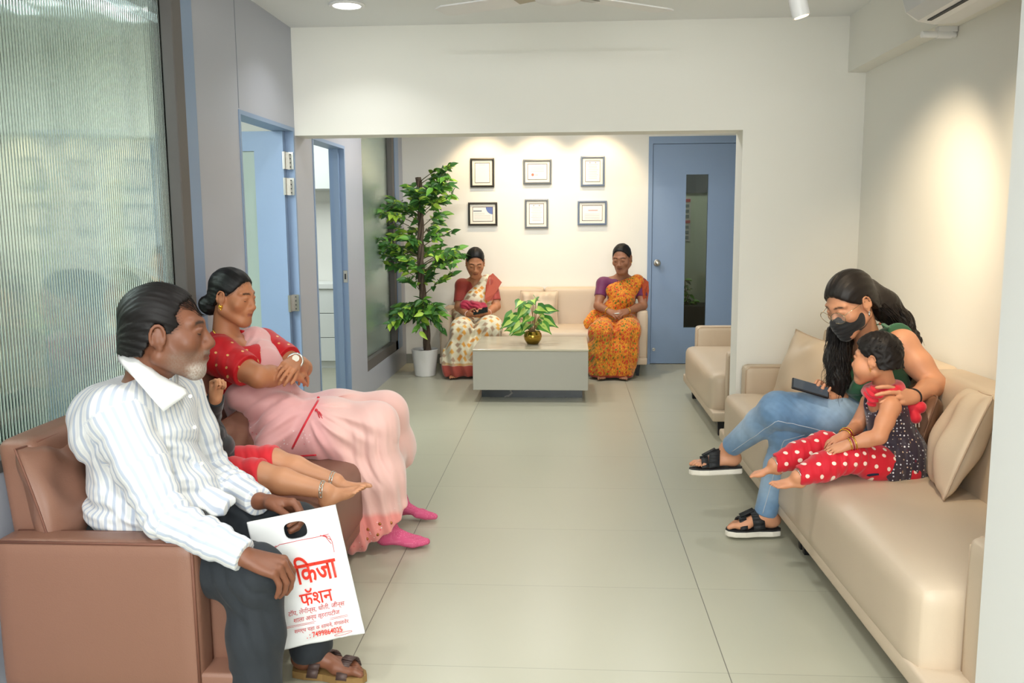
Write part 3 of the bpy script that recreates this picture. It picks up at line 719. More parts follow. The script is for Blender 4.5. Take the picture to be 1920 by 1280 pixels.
MB().box(wsx+np.array([-.03, -.02, -.002]), wsx+np.array([.05, .02, .022])).build('bracket', M_lampw, k)
# ------------------------------------------------------------------ signed-distance modelling for bodies and cloth
V3 = lambda *a: np.array(a, float)
def nrm(v): v = np.asarray(v, float); return v/(np.linalg.norm(v)+1e-12)
class S:
    """collects primitives, meshes their smooth union as one continuous surface"""
    def __init__(s, res=.006, k=.02): s.res = res; s.k = k; s.pr = []; s.warps = []; s.cuts = []; s.tr = None
    def _add(s, fn, lo, hi, k, op, uv=None):
        if s.tr is not None: pass
        s.pr.append((fn, np.asarray(lo), np.asarray(hi), s.k if k is None else k, op, uv)); return s
    def cone(s, a, b, ra, rb, k=None, op='add', flat=None, tag=0):
        """tapered capsule; flat=(direction, ratio) squashes its section along direction"""
        a = np.asarray(a, float); b = np.asarray(b, float); d = b-a; L2 = max(d.dot(d), 1e-10)
        n = None
        if flat is not None: n = nrm(flat[0]); q = flat[1]
        R = max(ra, rb)*(1.0 if flat is None else max(1, flat[1]))
        def fn(p):
            t = np.clip(((p-a) @ d)/L2, 0, 1); v = p-a-t[..., None]*d
            if n is not None: v = v+((v @ n)*(1/q-1))[..., None]*n
            ds = np.sqrt((v*v).sum(-1))-(ra+(rb-ra)*t)
            return ds*(min(1, q) if n is not None else 1)
        def uv(p):
            t = ((p-a) @ d)/L2; v = p-a-t[..., None]*d; dn = nrm(d)
            e = np.cross(dn, [0, 0, 1.] if abs(dn[2]) < .95 else [1., 0, 0]); e = nrm(e); f = np.cross(dn, e)
            return np.arctan2(v @ f, v @ e)*(ra+rb)/2, t*math.sqrt(L2)
        return s._add(fn, np.minimum(a, b)-R, np.maximum(a, b)+R, k, op, (uv, tag))
    def chain(s, pts, rs, k=None, op='add', flat=None, tag=0):
        for i in range(len(pts)-1): s.cone(pts[i], pts[i+1], rs[i], rs[i+1], k, op, flat, tag)
        return s
    def ell(s, c, r, ax=None, k=None, op='add', tag=0):
        """ellipsoid; ax = 3 row vectors"""
        c = np.asarray(c, float); r = np.asarray(r, float)*np.ones(3); A = np.eye(3) if ax is None else np.asarray(ax, float)
        def fn(p):
            q = (p-c) @ A.T; k0 = np.sqrt(((q/r)**2).sum(-1)); k1 = np.sqrt(((q/r**2)**2).sum(-1))+1e-9
            return k0*(k0-1)/k1
        def uv(p):
            q = (p-c) @ A.T; return np.arctan2(q[..., 1], q[..., 0])*(r[0]+r[1])/2, q[..., 2]
        e = np.sqrt(((A*r[:, None])**2).sum(0))
        return s._add(fn, c-e, c+e, k, op, (uv, tag))
    def box(s, c, h, ax=None, r=.01, k=None, op='add', tag=0):
        c = np.asarray(c, float); h = np.asarray(h, float); A = np.eye(3) if ax is None else np.asarray(ax, float)
        def fn(p):
            q = np.abs((p-c) @ A.T)-(h-r); return np.sqrt((np.maximum(q, 0)**2).sum(-1))+np.minimum(q.max(-1), 0)-r
        e = np.sqrt(((A*h[:, None])**2).sum(0))
        return s._add(fn, c-e*1.2, c+e*1.2, k, op, (lambda p: (((p-c) @ A.T)[..., 0], ((p-c) @ A.T)[..., 2]), tag))
    def cut(s, c, n, k=.0):
        """remove the half space on the +n side"""
        s.cuts.append((np.asarray(c, float), nrm(n), k, None)); return s
    def cutin(s, c, n, lo, hi):
        """as cut, only inside a box"""
        s.cuts.append((np.asarray(c, float), nrm(n), 0, (np.asarray(lo, float), np.asarray(hi, float)))); return s
    def warp(s, fn): s.warps.append(fn); return s
    def wr(s, c, r, n, wl, amp, ph=0., bend=1.2):
        """a patch of cloth wrinkles: centre, radius, direction across folds, wavelength, amplitude"""
        c = np.asarray(c, float); n = nrm(n); r = np.asarray(r, float)*np.ones(3); t1 = nrm(np.cross(n, [.3, .5, .8])); w = 2*pi/wl
        def fn(p):
            d = p-c; g = np.exp(-((d/r)**2).sum(-1)); u = d @ n
            x = w*u+ph+bend*np.sin((d @ t1)*w*.31+ph*2)+.7*np.sin((d @ np.cross(n, t1))*w*.23+ph)
            return -amp*g*(np.sin(x)+.35*np.sin(2.3*x+1))
        return s.warp(fn)
    def field(s):
        res = s.res
        adds = [q for q in s.pr if q[4] == 'add']
        pad = .03
        lo = np.min([q[1] for q in adds], 0)-pad; hi = np.max([q[2] for q in adds], 0)+pad
        for c, n, k, bx in s.cuts:
            if bx is None:
                for i in range(3):
                    if n[i] > .999: hi[i] = min(hi[i], c[i]+.02)
                    if n[i] < -.999: lo[i] = max(lo[i], c[i]-.02)
        N = np.ceil((hi-lo)/res).astype(int)+1
        F = np.full(N, .06, np.float32)
        ax = [lo[i]+res*np.arange(N[i]) for i in range(3)]
        for fn, a, b, k, op, uv in s.pr:
            m_ = .035+k
            i0 = np.clip(((a-m_-lo)/res).astype(int), 0, N); i1 = np.clip(((b+m_-lo)/res).astype(int)+2, 0, N)
            if np.any(i1 <= i0): continue
            sl = tuple(slice(i0[i], i1[i]) for i in range(3))
            p = np.stack(np.meshgrid(ax[0][sl[0]], ax[1][sl[1]], ax[2][sl[2]], indexing='ij'), -1)
            d = fn(p).astype(np.float32); f = F[sl]
            if op == 'add':
                if k > 1e-5:
                    h = np.clip(.5+.5*(f-d)/k, 0, 1); F[sl] = f*(1-h)+d*h-k*h*(1-h)
                else: F[sl] = np.minimum(f, d)
            else:
                d = -d
                if k > 1e-5:
                    h = np.clip(.5-.5*(f-d)/k, 0, 1); F[sl] = f*(1-h)+d*h+k*h*(1-h)
                else: F[sl] = np.maximum(f, d)
        near = np.abs(F) < .045
        if s.warps or s.cuts:
            idx = np.nonzero(near) if s.warps else None
            if s.warps:
                p = np.stack([ax[i][idx[i]] for i in range(3)], -1); v = np.zeros(len(p))
                for wfn in s.warps: v += wfn(p)
                F[idx] += v.astype(np.float32)
            for c, n, k, bx in s.cuts:
                D = (n[0]*(ax[0]-c[0]))[:, None, None]+(n[1]*(ax[1]-c[1]))[None, :, None]+(n[2]*(ax[2]-c[2]))[None, None, :]
                if bx is not None:
                    msk = np.ones(N, bool)
                    for i in range(3):
                        mi = (ax[i] >= bx[0][i]) & (ax[i] <= bx[1][i]); sh = [1, 1, 1]; sh[i] = -1; msk &= mi.reshape(sh)
                    F = np.where(msk, np.maximum(F, D), F).astype(np.float32)
                else: F = np.maximum(F, D).astype(np.float32)
        F[0] = F[-1] = .05; F[:, 0] = F[:, -1] = .05; F[:, :, 0] = F[:, :, -1] = .05
        return F, lo
    def surf(s, smooth=2):
        F, lo = s.field(); res = s.res
        B = F < 0
        c = np.zeros(tuple(n-1 for n in F.shape), np.int8)
        for i in (0, 1):
            for j in (0, 1):
                for k in (0, 1): c += B[i:B.shape[0]-1+i, j:B.shape[1]-1+j, k:B.shape[2]-1+k]
        act = (c > 0) & (c < 8); I = np.stack(np.nonzero(act), -1)
        idx = np.full(act.shape, -1, np.int32); idx[act] = np.arange(len(I))
        corners = [(i, j, k) for i in (0, 1) for j in (0, 1) for k in (0, 1)]
        val = np.stack([F[I[:, 0]+a, I[:, 1]+b, I[:, 2]+d] for a, b, d in corners], 1).astype(float)
        acc = np.zeros((len(I), 3)); cnt = np.zeros(len(I))
        for u in range(8):
            for v in range(u+1, 8):
                cu, cv = np.array(corners[u]), np.array(corners[v])
                if abs(cu-cv).sum() != 1: continue
                x = (val[:, u] < 0) != (val[:, v] < 0); t = np.where(x, val[:, u]/np.where(x, val[:, u]-val[:, v], 1), 0)
                acc += x[:, None]*(cu+t[:, None]*(cv-cu)); cnt += x
        V = lo+res*(I+acc/cnt[:, None])
        Q = []
        for axn in range(3):
            sl0 = [slice(None)]*3; sl1 = [slice(None)]*3; sl0[axn] = slice(0, -1); sl1[axn] = slice(1, None)
            b0, b1 = B[tuple(sl0)], B[tuple(sl1)]
            E = np.stack(np.nonzero(b0 != b1), -1)
            o1, o2 = [(1, 2), (2, 0), (0, 1)][axn]
            ok = (E[:, o1] > 0) & (E[:, o2] > 0) & (E[:, o1] < act.shape[o1]) & (E[:, o2] < act.shape[o2]); E = E[ok]
            def at(d1, d2):
                q = E.copy(); q[:, o1] -= d1; q[:, o2] -= d2; return idx[q[:, 0], q[:, 1], q[:, 2]]
            q = np.stack([at(1, 1), at(0, 1), at(0, 0), at(1, 0)], 1)
            fl = b1[E[:, 0], E[:, 1], E[:, 2]]; q[fl] = q[fl][:, ::-1]; Q.append(q)
        Q = np.concatenate(Q)
        if smooth:
            e = np.concatenate([Q[:, [0, 1]], Q[:, [1, 2]], Q[:, [2, 3]], Q[:, [3, 0]]]); n = len(V)
            for it in range(smooth):
                for lam in (.5, -.45) if it < smooth-1 else (.5,):
                    a = np.stack([np.bincount(e[:, 0], V[e[:, 1], i], n)+np.bincount(e[:, 1], V[e[:, 0], i], n) for i in range(3)], 1)
                    w_ = np.bincount(e[:, 0], minlength=n)+np.bincount(e[:, 1], minlength=n)
                    V = V+lam*(a/w_[:, None]-V)
        return V, Q
    def uvs(s, V):
        """limb coordinates of the nearest primitive: around (m), along (m), tag"""
        best = np.full(len(V), 1e9); U = np.zeros(len(V)); W = np.zeros(len(V)); T = np.zeros(len(V))
        for fn, a, b, k, op, uv in s.pr:
            if op != 'add' or uv is None: continue
            m_ = np.nonzero(np.all((V > a-.05) & (V < b+.05), 1))[0]
            if not len(m_): continue
            d = fn(V[m_]); q = d < best[m_]; j = m_[q]; best[j] = d[q]
            u, v = uv[0](V[j]); U[j] = u; W[j] = v; T[j] = uv[1]
        return U, W, T
def np_mesh(name, V, Q):
    me = bpy.data.meshes.new(name); n, f = len(V), len(Q); k = Q.shape[1]
    me.vertices.add(n); me.vertices.foreach_set('co', np.ascontiguousarray(V, np.float32).ravel())
    me.loops.add(f*k); me.loops.foreach_set('vertex_index', np.ascontiguousarray(Q, np.int32).ravel())
    me.polygons.add(f); me.polygons.foreach_set('loop_start', np.arange(0, f*k, k, dtype=np.int32))
    me.update(calc_edges=True); me.validate()
    return me
def set_col(me, col):
    a = me.color_attributes.new('col', 'FLOAT_COLOR', 'POINT'); c = np.ones((len(me.vertices), 4), np.float32); c[:, :3] = col
    a.data.foreach_set('color', c.ravel())
def set_f(me, nm, v):
    a = me.attributes.new(nm, 'FLOAT', 'POINT'); a.data.foreach_set('value', np.asarray(v, np.float32))
def srgb(c): return np.array(lin(c)[:3])
def sdf_obj(name, s, mat, parent, color=None, smooth=2, uv=False):
    V, Q = s.surf(smooth); me = np_mesh(name, V, Q)
    if len(me.vertices) == len(V):
        if color is not None: set_col(me, color(V) if callable(color) else np.tile(srgb(color), (len(V), 1)))
        if uv == 'flat': set_f(me, 'cu', V[:, 0]+.25*V[:, 1]); set_f(me, 'cv', V[:, 2]+.55*V[:, 1])
        elif uv:
            U, W, T = s.uvs(V); set_f(me, 'cu', U); set_f(me, 'cv', W)
    return link_mesh(name, me, mat, parent)
def ns3(V, sc, seed=0, n=5):
    """cheap smooth noise in [-1,1]"""
    rg = np.random.default_rng(seed); o = np.zeros(len(V))
    for i in range(n):
        k = rg.normal(size=3); k *= sc*rg.uniform(.6, 1.6)/np.linalg.norm(k); o += np.sin(V @ k+rg.uniform(0, 6)+1.3*np.sin(V @ np.roll(k, 1)*.7+rg.uniform(0, 6)))
    return o/n**.5/1.2
def mixc(a, b, t): return a*(1-t[:, None])+np.asarray(b)*t[:, None]
def sstep(x, a, b): t = np.clip((x-a)/(b-a), 0, 1); return t*t*(3-2*t)

# ------------------------------------------------------------------ anatomy
class Head:
    """local frame: x = person's left, y = forward, z = up; origin mid head. sc=1 -> 0.245 m chin to crown"""
    def __init__(s, c, fwd, up=(0, 0, 1), sc=1.):
        s.c = np.asarray(c, float); f = nrm(fwd); u = np.asarray(up, float); u = nrm(u-f*u.dot(f)); x = np.cross(u, f)   # person's left = up x fwd
        s.A = np.stack([x, f, u]); s.sc = sc
    def w(s, x, y, z): return s.c+(s.A.T @ np.array([x, y, z], float))*s.sc
    def loc(s, V): return ((V-s.c) @ s.A.T)/s.sc
    def skin(s, S_, jaw=1., nose=1., fat=0., smile=0., chin=1., mask=False):
        q = s.sc; E = lambda c, r, k=.012, op='add': S_.ell(s.w(*c), np.array(r)*q, s.A, k*q, op)
        K = lambda a, b, ra, rb, k=.012, op='add': S_.cone(s.w(*a), s.w(*b), ra*q, rb*q, k*q, op)
        E((0, -.018, .042), (.075, .097, .083), .01)
        E((0, .025, -.015), (.062*(1+fat*.1), .064, .085), .03)
        for g in (1, -1):
            K((g*.057*jaw, -.008, -.055), (g*.022*jaw, .071, -.097), .021+fat*.006, .021+fat*.003, .03)
            E((g*.043, .060, -.018), (.027+fat*.006, .026, .026+fat*.004), .025)
            K((g*.008, .084, .034), (g*.050, .068, .035), .010, .009, .016)
            E((g*.034, .106, .010), (.0165, .0155, .0105), .012, 'sub')
            E((g*.0320, .0755, .0095), (.0185, .0150, .0140), .005)
            K((g*.017, .0870, .0150), (g*.033, .0905, .0195), .0040, .0046, .004); K((g*.033, .0905, .0195), (g*.050, .0775, .0135), .0046, .0040, .004)
            K((g*.018, .0865, .0025), (g*.046, .0800, .0030), .0030, .0030, .005)
            E((g*.0130*nose, .1005, -.029), (.0095, .0130, .0085), .008)
            E((g*.0065*nose, .105, -.0370), (.0035, .006, .0035), .003, 'sub')
            E((g*.0790, -.011, -.004), (.0060, .0165, .029), .006); K((g*.068, -.008, -.012), (g*.078, -.010, -.014), .016, .012, .01)
            pr = [(g*(.0835+.003*max(0, cos(a-2.6))), -.011+.0185*cos(a), -.001+.0310*sin(a)) for a in np.linspace(-.55, 3.9, 10)]
            for p0, p1 in zip(pr, pr[1:]): K(p0, p1, .0042, .0042, .002)
            E((g*.0815, -.004, -.030), (.0065, .008, .010), .005); K((g*.078, .004, -.012), (g*.081, .003, -.004), .0048, .004, .004)
        K((0, .0835, .026), (0, .1075*nose**.15, -.018), .0085, .0110*nose, .014); E((0, .1105*nose**.15, -.0245), (.0120*nose, .0120, .0105), .008)
        E((0, .0855, -.053), (.032, .021, .027), .022)
        K((-.021, .0910, -.0555+smile*.004), (0, .1045, -.0520), .0050, .0062, .006); K((.021, .0910, -.0555+smile*.004), (0, .1045, -.0520), .0050, .0062, .006)
        K((-.017, .0905, -.0625), (0, .1015, -.0645), .0055, .0072, .006); K((.017, .0905, -.0625), (0, .1015, -.0645), .0055, .0072, .006)
        K((-.028, .0955, -.0580+smile*.004), (-.012, .1065, -.0580), .0012, .0012, .003, 'sub'); K((-.012, .1085, -.0580), (.012, .1085, -.0580), .0016, .0016, .003, 'sub'); K((.028, .0955, -.0580+smile*.004), (.012, .1065, -.0580), .0012, .0012, .003, 'sub')
        E((0, .079, -.099), (.024*chin, .021, .022), .026)
        return s
    def neck(s, S_, base, r0=.050, r1=.058):
        S_.cone(s.w(0, -.030, -.050), base, r0*s.sc, r1, .016); return s
    def paint(s, V, base, lip=(150, 70, 70), brow=(30, 22, 20), browth=1., lash=.0040):
        L = s.loc(V); x, y, z = L.T; near = (np.abs(L).max(1) < .2) & (y > .05)
        m = sstep(.0235-np.abs(x), 0, .004)*sstep(.0105-np.abs(z+.0585+.12*x*x*0), 0, .004)*near*(y > .078)
        base = mixc(base, srgb(lip), m*.75)
        base = mixc(base, srgb(lip)*.35, sstep(.0018-np.abs(z+.0578), 0, .0012)*sstep(.027-np.abs(x), 0, .004)*near*(y > .075)*.8)
        ax = np.abs(x); bs = np.clip((ax-.012)/.045, 0, 1); zc = .0345+.0045*np.sin(bs*pi)-.0035*bs
        b = sstep(.0052*browth-np.abs(z-zc), 0, .003)*sstep(ax, .010, .016)*sstep(.056-ax, 0, .010)*near
        base = mixc(base, srgb(brow), np.clip(b, 0, 1)*.9)
        if getattr(s, 'hl', None) is not None:
            zt = [q[0] for q in s.hl]; yt = [q[1] for q in s.hl]; g = y-np.interp(z, zt, yt); hb = sstep(.011+.006*np.sin(z*900+x*700)-g, 0, .012)*(z > -.01)*(np.abs(L).max(1) < .2); hb = hb*(np.abs(x) < .0735); base = mixc(base, srgb(brow), hb*.6)
        return base
    def lashes(s, parent, drop=.0, r=.0013):
        for g in (1, -1):
            pts = []
            for u in np.linspace(-1, 1, 15):
                x = .0325+.0172*u; z = .0060-drop-.0050*(1-u*u); q = 1-((x-.032)/.0185)**2-((z-.0095)/.014)**2
                pts.append(s.w(g*x, .0757+.0150*math.sqrt(max(q, .02)), z))
            MB().tube(pts, [r*.5*s.sc]+[r*s.sc]*13+[r*.4*s.sc], 6).build('eyelashes', pm('lash_line', (26, 18, 16), .6), parent, smooth=True)
    def eyes(s, parent, gaze=(0, 1, 0), open_=.5):
        for g in (1, -1):
            c = s.w(g*.0320, .0768, .0080); r = .0134*s.sc
            t = bmesh.new(); bmesh.ops.create_uvsphere(t, u_segments=20, v_segments=14, radius=r)
            mb = MB(); mb.merge(t, Matrix.Translation(Vector(c))); o = mb.build('eyeball', None, parent, smooth=True)
            me = o.data; gz = nrm(s.A.T @ nrm(gaze)); P_ = np.array([v.co[:] for v in me.vertices])+np.array(wmat(parent).translation); d = (P_-c)/r
            a = np.arccos(np.clip(d @ gz, -1, 1)); col = mixc(np.tile(srgb((226, 220, 212)), (len(P_), 1)), srgb((46, 28, 20)), sstep(.62-a, 0, .06)); col = mixc(col, srgb((8, 6, 6)), sstep(.3-a, 0, .06))
            set_col(me, col); me.materials.append(pm('eye', (230, 225, 220), .12, attr='col'))

def hand(S_, W, D, N, side, curl, sc=1., thumb=(.5, .4), spread=.10, k=.006):
    """W wrist, D towards the fingers, N out of the back of the hand, side=+1 if the thumb lies along cross(D,N).
    curl = 4 triples (index..little) of bend angles; thumb = (opening, bend)"""
    D = nrm(D); N = np.asarray(N, float); N = nrm(N-D*N.dot(D)); T = np.cross(D, N)*side
    W = np.asarray(W, float); pt = lambda d, t, n: W+(D*d+T*t+N*n)*sc
    S_.chain([pt(-.02, 0, 0), pt(.015, .0, 0)], [.027*sc, .027*sc], .012, flat=(N, .72))
    ks = [(.090, .031, .003), (.094, .010, .005), (.089, -.011, .003), (.080, -.030, -.001)]
    for (d, t, n), r in zip(ks, (.0115, .0118, .0112, .0105)):
        S_.cone(pt(.012, t*.55, -.002), pt(d-.004, t, n-.004), .0145*sc, (r+.001)*sc, .012)
    S_.ell(pt(.05, .0, -.006), np.array([.036, .040, .0135])*sc, np.stack([T, D, N]), .012)
    S_.ell(pt(.035, .026, -.012), np.array([.016, .028, .015])*sc, np.stack([T, D, N]), .012)
    tips = []
    for i, ((d, t, n), L) in enumerate(zip(ks, ((.044, .026, .021), (.048, .030, .022), (.045, .027, .021), (.035, .021, .019)))):
        p = pt(d, t, n); a = 0.; sp = (1.5-i)*spread
        r = [.0098, .0092, .0086, .0072] if i < 3 else [.0086, .0080, .0075, .0064]
        for j in range(3):
            a += curl[i][j]; v = D*cos(a)*cos(sp)+T*sin(sp)*cos(a)-N*sin(a); q = p+v*L[j]*sc
            S_.cone(p, q, r[j]*sc, r[j+1]*sc, k*sc if j == 0 else .003*sc); p = q
        tips.append((p, v))
    o, b = thumb; p = pt(.022, .026, -.012); v = nrm(D*cos(o)+T*sin(o)*1.0-N*.45)
    for j, (L, r0, r1) in enumerate(((.042, .0150, .0118), (.033, .0112, .0100), (.026, .0100, .0078))):
        if j: v = nrm(v*cos(b)+nrm(D*.9-T*.5-N*.3)*sin(b))
        q = p+v*L*sc; S_.cone(p, q, r0*sc, r1*sc, .010*sc if j == 0 else .003*sc); p = q
    tips.append((p, v))
    return tips, T
def foot(S_, A, D, up=(0, 0, 1), side=1, sc=1., toes=True, k=.012, spread=.05):
    """A ankle joint, D heel-to-toe direction, side=+1 big toe on cross(D,up)"""
    D = nrm(D); up = np.asarray(up, float); up = nrm(up-D*up.dot(D)); T = np.cross(D, up)*side; A = np.asarray(A, float)
    pt = lambda d, t, u: A+(D*d+T*t+up*u)*sc
    S_.ell(pt(-.028, 0, -.045), np.array([.030, .036, .034])*sc, np.stack([T, D, up]), .02*sc)
    S_.cone(pt(0, 0, 0), pt(-.015, 0, -.04), .036*sc, .034*sc, .02*sc)
    S_.cone(pt(.0, .004, -.022), pt(.095, .012, -.056), .034*sc, .020*sc, .02*sc); S_.cone(pt(-.02, -.008, -.052), pt(.105, -.022, -.064), .022*sc, .015*sc, .02*sc)
    S_.cone(pt(.09, .020, -.060), pt(.128, .022, -.064), .021*sc, .0175*sc, .015*sc); S_.cone(pt(.08, -.015, -.062), pt(.115, -.016, -.066), .018*sc, .014*sc, .015*sc)
    if toes:
        for i, (d, t, L, r) in enumerate(((.135, .026, .040, .0125), (.136, .006, .034, .0085), (.131, -.009, .029, .008), (.124, -.022, .025, .0076), (.115, -.034, .022, .0074))):
            a = pt(d-.012, t, -.064); m_ = pt(d+L*.45, t*1.05, -.062); b = pt(d+L*.9, t*1.08, -.070)
            S_.cone(a, m_, r*1.05*sc, r*sc, .005*sc); S_.cone(m_, b, r*sc, r*.85*sc, .003*sc)
    else:
        S_.cone(pt(.12, .018, -.064), pt(.165, .012, -.066), .0185*sc, .0145*sc, .015*sc); S_.cone(pt(.11, -.012, -.066), pt(.148, -.008, -.068), .016*sc, .012*sc, .02*sc)
M_skin = pm('skin', (180, 120, 90), .48, attr='col', sss=.06, bump=(420, .05))
def hairmat(name, rgb, rough=.38): return pm(name, rgb, rough, spec=.25)
def strand_warp(H, amp=.0022, wl=.006, axis=(1, 0, 0)):
    """fine combed grooves running back over the head"""
    def fn(p):
        L = H.loc(p); a = np.arctan2(L[:, 0], L[:, 2]+.03); r = np.sqrt(L[:, 0]**2+(L[:, 2]+.03)**2)
        return -amp*np.sin(a*.085*2*pi/wl+2*np.sin(L[:, 1]*40))*.5-amp*.6*np.sin(a*.085*2*pi/(wl*2.7)+3*np.sin(L[:, 1]*23+1))
    return fn
def haircap(S_, H, table, th=.007, nape=-.065, rag=.004, seed=1, shape=None, fwd=0., k=.006):
    """hair close to the skull, bounded by a hairline y(z) in head coordinates"""
    zt = np.array([t[0] for t in table]); yt = np.array([t[1] for t in table])
    r = np.array([.076, .099, .085])+th if shape is None else np.asarray(shape)
    c = np.array([0, -.020+fwd, .043])
    def fn(p):
        L = H.loc(p); q = (L-c); k0 = np.sqrt(((q/r)**2).sum(-1)); k1 = np.sqrt(((q/r**2)**2).sum(-1))+1e-9
        d = k0*(k0-1)/k1
        # sides and nape follow the head down as a sleeve
        low = np.sqrt((L[..., 0]/(r[0]))**2+((L[..., 1]+.022)/(r[1]-.004))**2)*r[0]-r[0]; d = np.where(L[..., 2] < .03, np.minimum(d, np.maximum(low, L[..., 2]-.03)), d)
        n = rag*(np.sin(L[..., 2]*700+L[..., 0]*370)+np.sin(L[..., 1]*560+L[..., 2]*610+seed)+.7*np.sin(L[..., 2]*190+L[..., 1]*90))/2
        g = L[..., 1]-np.interp(L[..., 2], zt, yt)+n
        d = np.maximum(d, g*.8); d = np.maximum(d, nape-L[..., 2]+n)
        qe = np.stack([np.abs(L[..., 0])-.086, L[..., 1]+.010, L[..., 2]+.001], -1)/np.array([.020, .0215, .035]); ke = np.sqrt((qe**2).sum(-1)); d = np.maximum(d, -(ke-1)*.02)
        return d*H.sc
    R = (r.max()+.03)*H.sc
    S_.pr.append((fn, H.c-R, H.c+R, k, 'add', None)); return S_
def spots(mt, scale, radius, colors, rand=.5, metric='EUCLIDEAN', stretch=(1, 1, 1), soft=.03, mask=None, uv=False):
    """printed or sewn motifs: cells of a Voronoi pattern over whatever the base colour already is"""
    nt = mt.node_tree; N = nt.nodes; K = nt.links; b = N['Principled BSDF']
    tc = N.new('ShaderNodeTexCoord'); mp = N.new('ShaderNodeMapping'); mp.inputs['Scale'].default_value = stretch
    if uv:
        cx = N.new('ShaderNodeCombineXYZ')
        for i_, nm in enumerate(('cu', 'cv')):
            at_ = N.new('ShaderNodeAttribute'); at_.attribute_name = nm; K.new(at_.outputs['Fac'], cx.inputs[i_])
        K.new(cx.outputs[0], mp.inputs[0])
    else: K.new(tc.outputs['Object'], mp.inputs[0])
    v = N.new('ShaderNodeTexVoronoi'); v.distance = metric; v.voronoi_dimensions = '2D' if uv else '3D'; v.inputs['Scale'].default_value = scale; v.inputs['Randomness'].default_value = rand; K.new(mp.outputs[0], v.inputs['Vector'])
    r = N.new('ShaderNodeMapRange'); r.inputs[1].default_value = radius; r.inputs[2].default_value = radius+soft; r.inputs[3].default_value = 1; r.inputs[4].default_value = 0; K.new(v.outputs['Distance'], r.inputs[0])
    fac = r.outputs[0]
    if mask:
        a = N.new('ShaderNodeAttribute'); a.attribute_name = mask; mu = N.new('ShaderNodeMath'); mu.operation = 'MULTIPLY'; K.new(fac, mu.inputs[0]); K.new(a.outputs['Fac'], mu.inputs[1]); fac = mu.outputs[0]
    cr = N.new('ShaderNodeValToRGB'); cr.color_ramp.interpolation = 'CONSTANT'; e = cr.color_ramp.elements
    while len(e) > 1: e.remove(e[-1])
    e[0].position = 0; e[0].color = lin(colors[0])
    for i, c in enumerate(colors[1:]): q = e.new((i+1)/len(colors)); q.color = lin(c)
    sp = N.new('ShaderNodeSeparateColor'); K.new(v.outputs['Color'], sp.inputs[0]); K.new(sp.outputs[0], cr.inputs[0])
    mx = N.new('ShaderNodeMix'); mx.data_type = 'RGBA'; K.new(fac, mx.inputs['Factor'])
    bc = b.inputs['Base Color']
    if bc.links: src = bc.links[0].from_socket; K.new(src, mx.inputs['A'])
    else: mx.inputs['A'].default_value = bc.default_value
    K.new(cr.outputs[0], mx.inputs['B']); K.new(mx.outputs['Result'], bc)
    return mt
def ribbon(mb, pts, w, n, th=0.):
    """flat strip through pts, width direction w, offset along n"""
    pts = [np.asarray(p, float) for p in pts]; rows = []
    for i, p in enumerate(pts):
        ww = w[i] if isinstance(w, list) else w
        rows.append((mb.bm.verts.new(p-np.asarray(ww)/2), mb.bm.verts.new(p+np.asarray(ww)/2)))
    for a, b in zip(rows, rows[1:]): mb.bm.faces.new([a[0], b[0], b[1], a[1]])
def ring(mb, c, n, r, t, seg=28, k=6, el=1.):
    n = nrm(n); a = nrm(np.cross(n, [0, 0, 1.] if abs(n[2]) < .9 else [1., 0, 0])); b = np.cross(n, a)
    return mb.loop([np.asarray(c)+r*(cos(q)*a+el*sin(q)*b) for q in np.linspace(0, 2*pi, seg, endpoint=False)], t, k)
def skincol(H, rgb, **kw):
    def f(V):
        c = np.tile(srgb(rgb), (len(V), 1)); c = c*(1+.05*ns3(V, 60, 2))[:, None]
        return H.paint(V, c, **kw)
    return f
M_gold = pm('gold_jewellery', (226, 178, 70), .25, metal=1)
M_silver = pm('silver_jewellery', (214, 212, 206), .25, metal=1)
HAIR_BLACK = pm('hair_black', (16, 14, 15), .48, spec=.3)
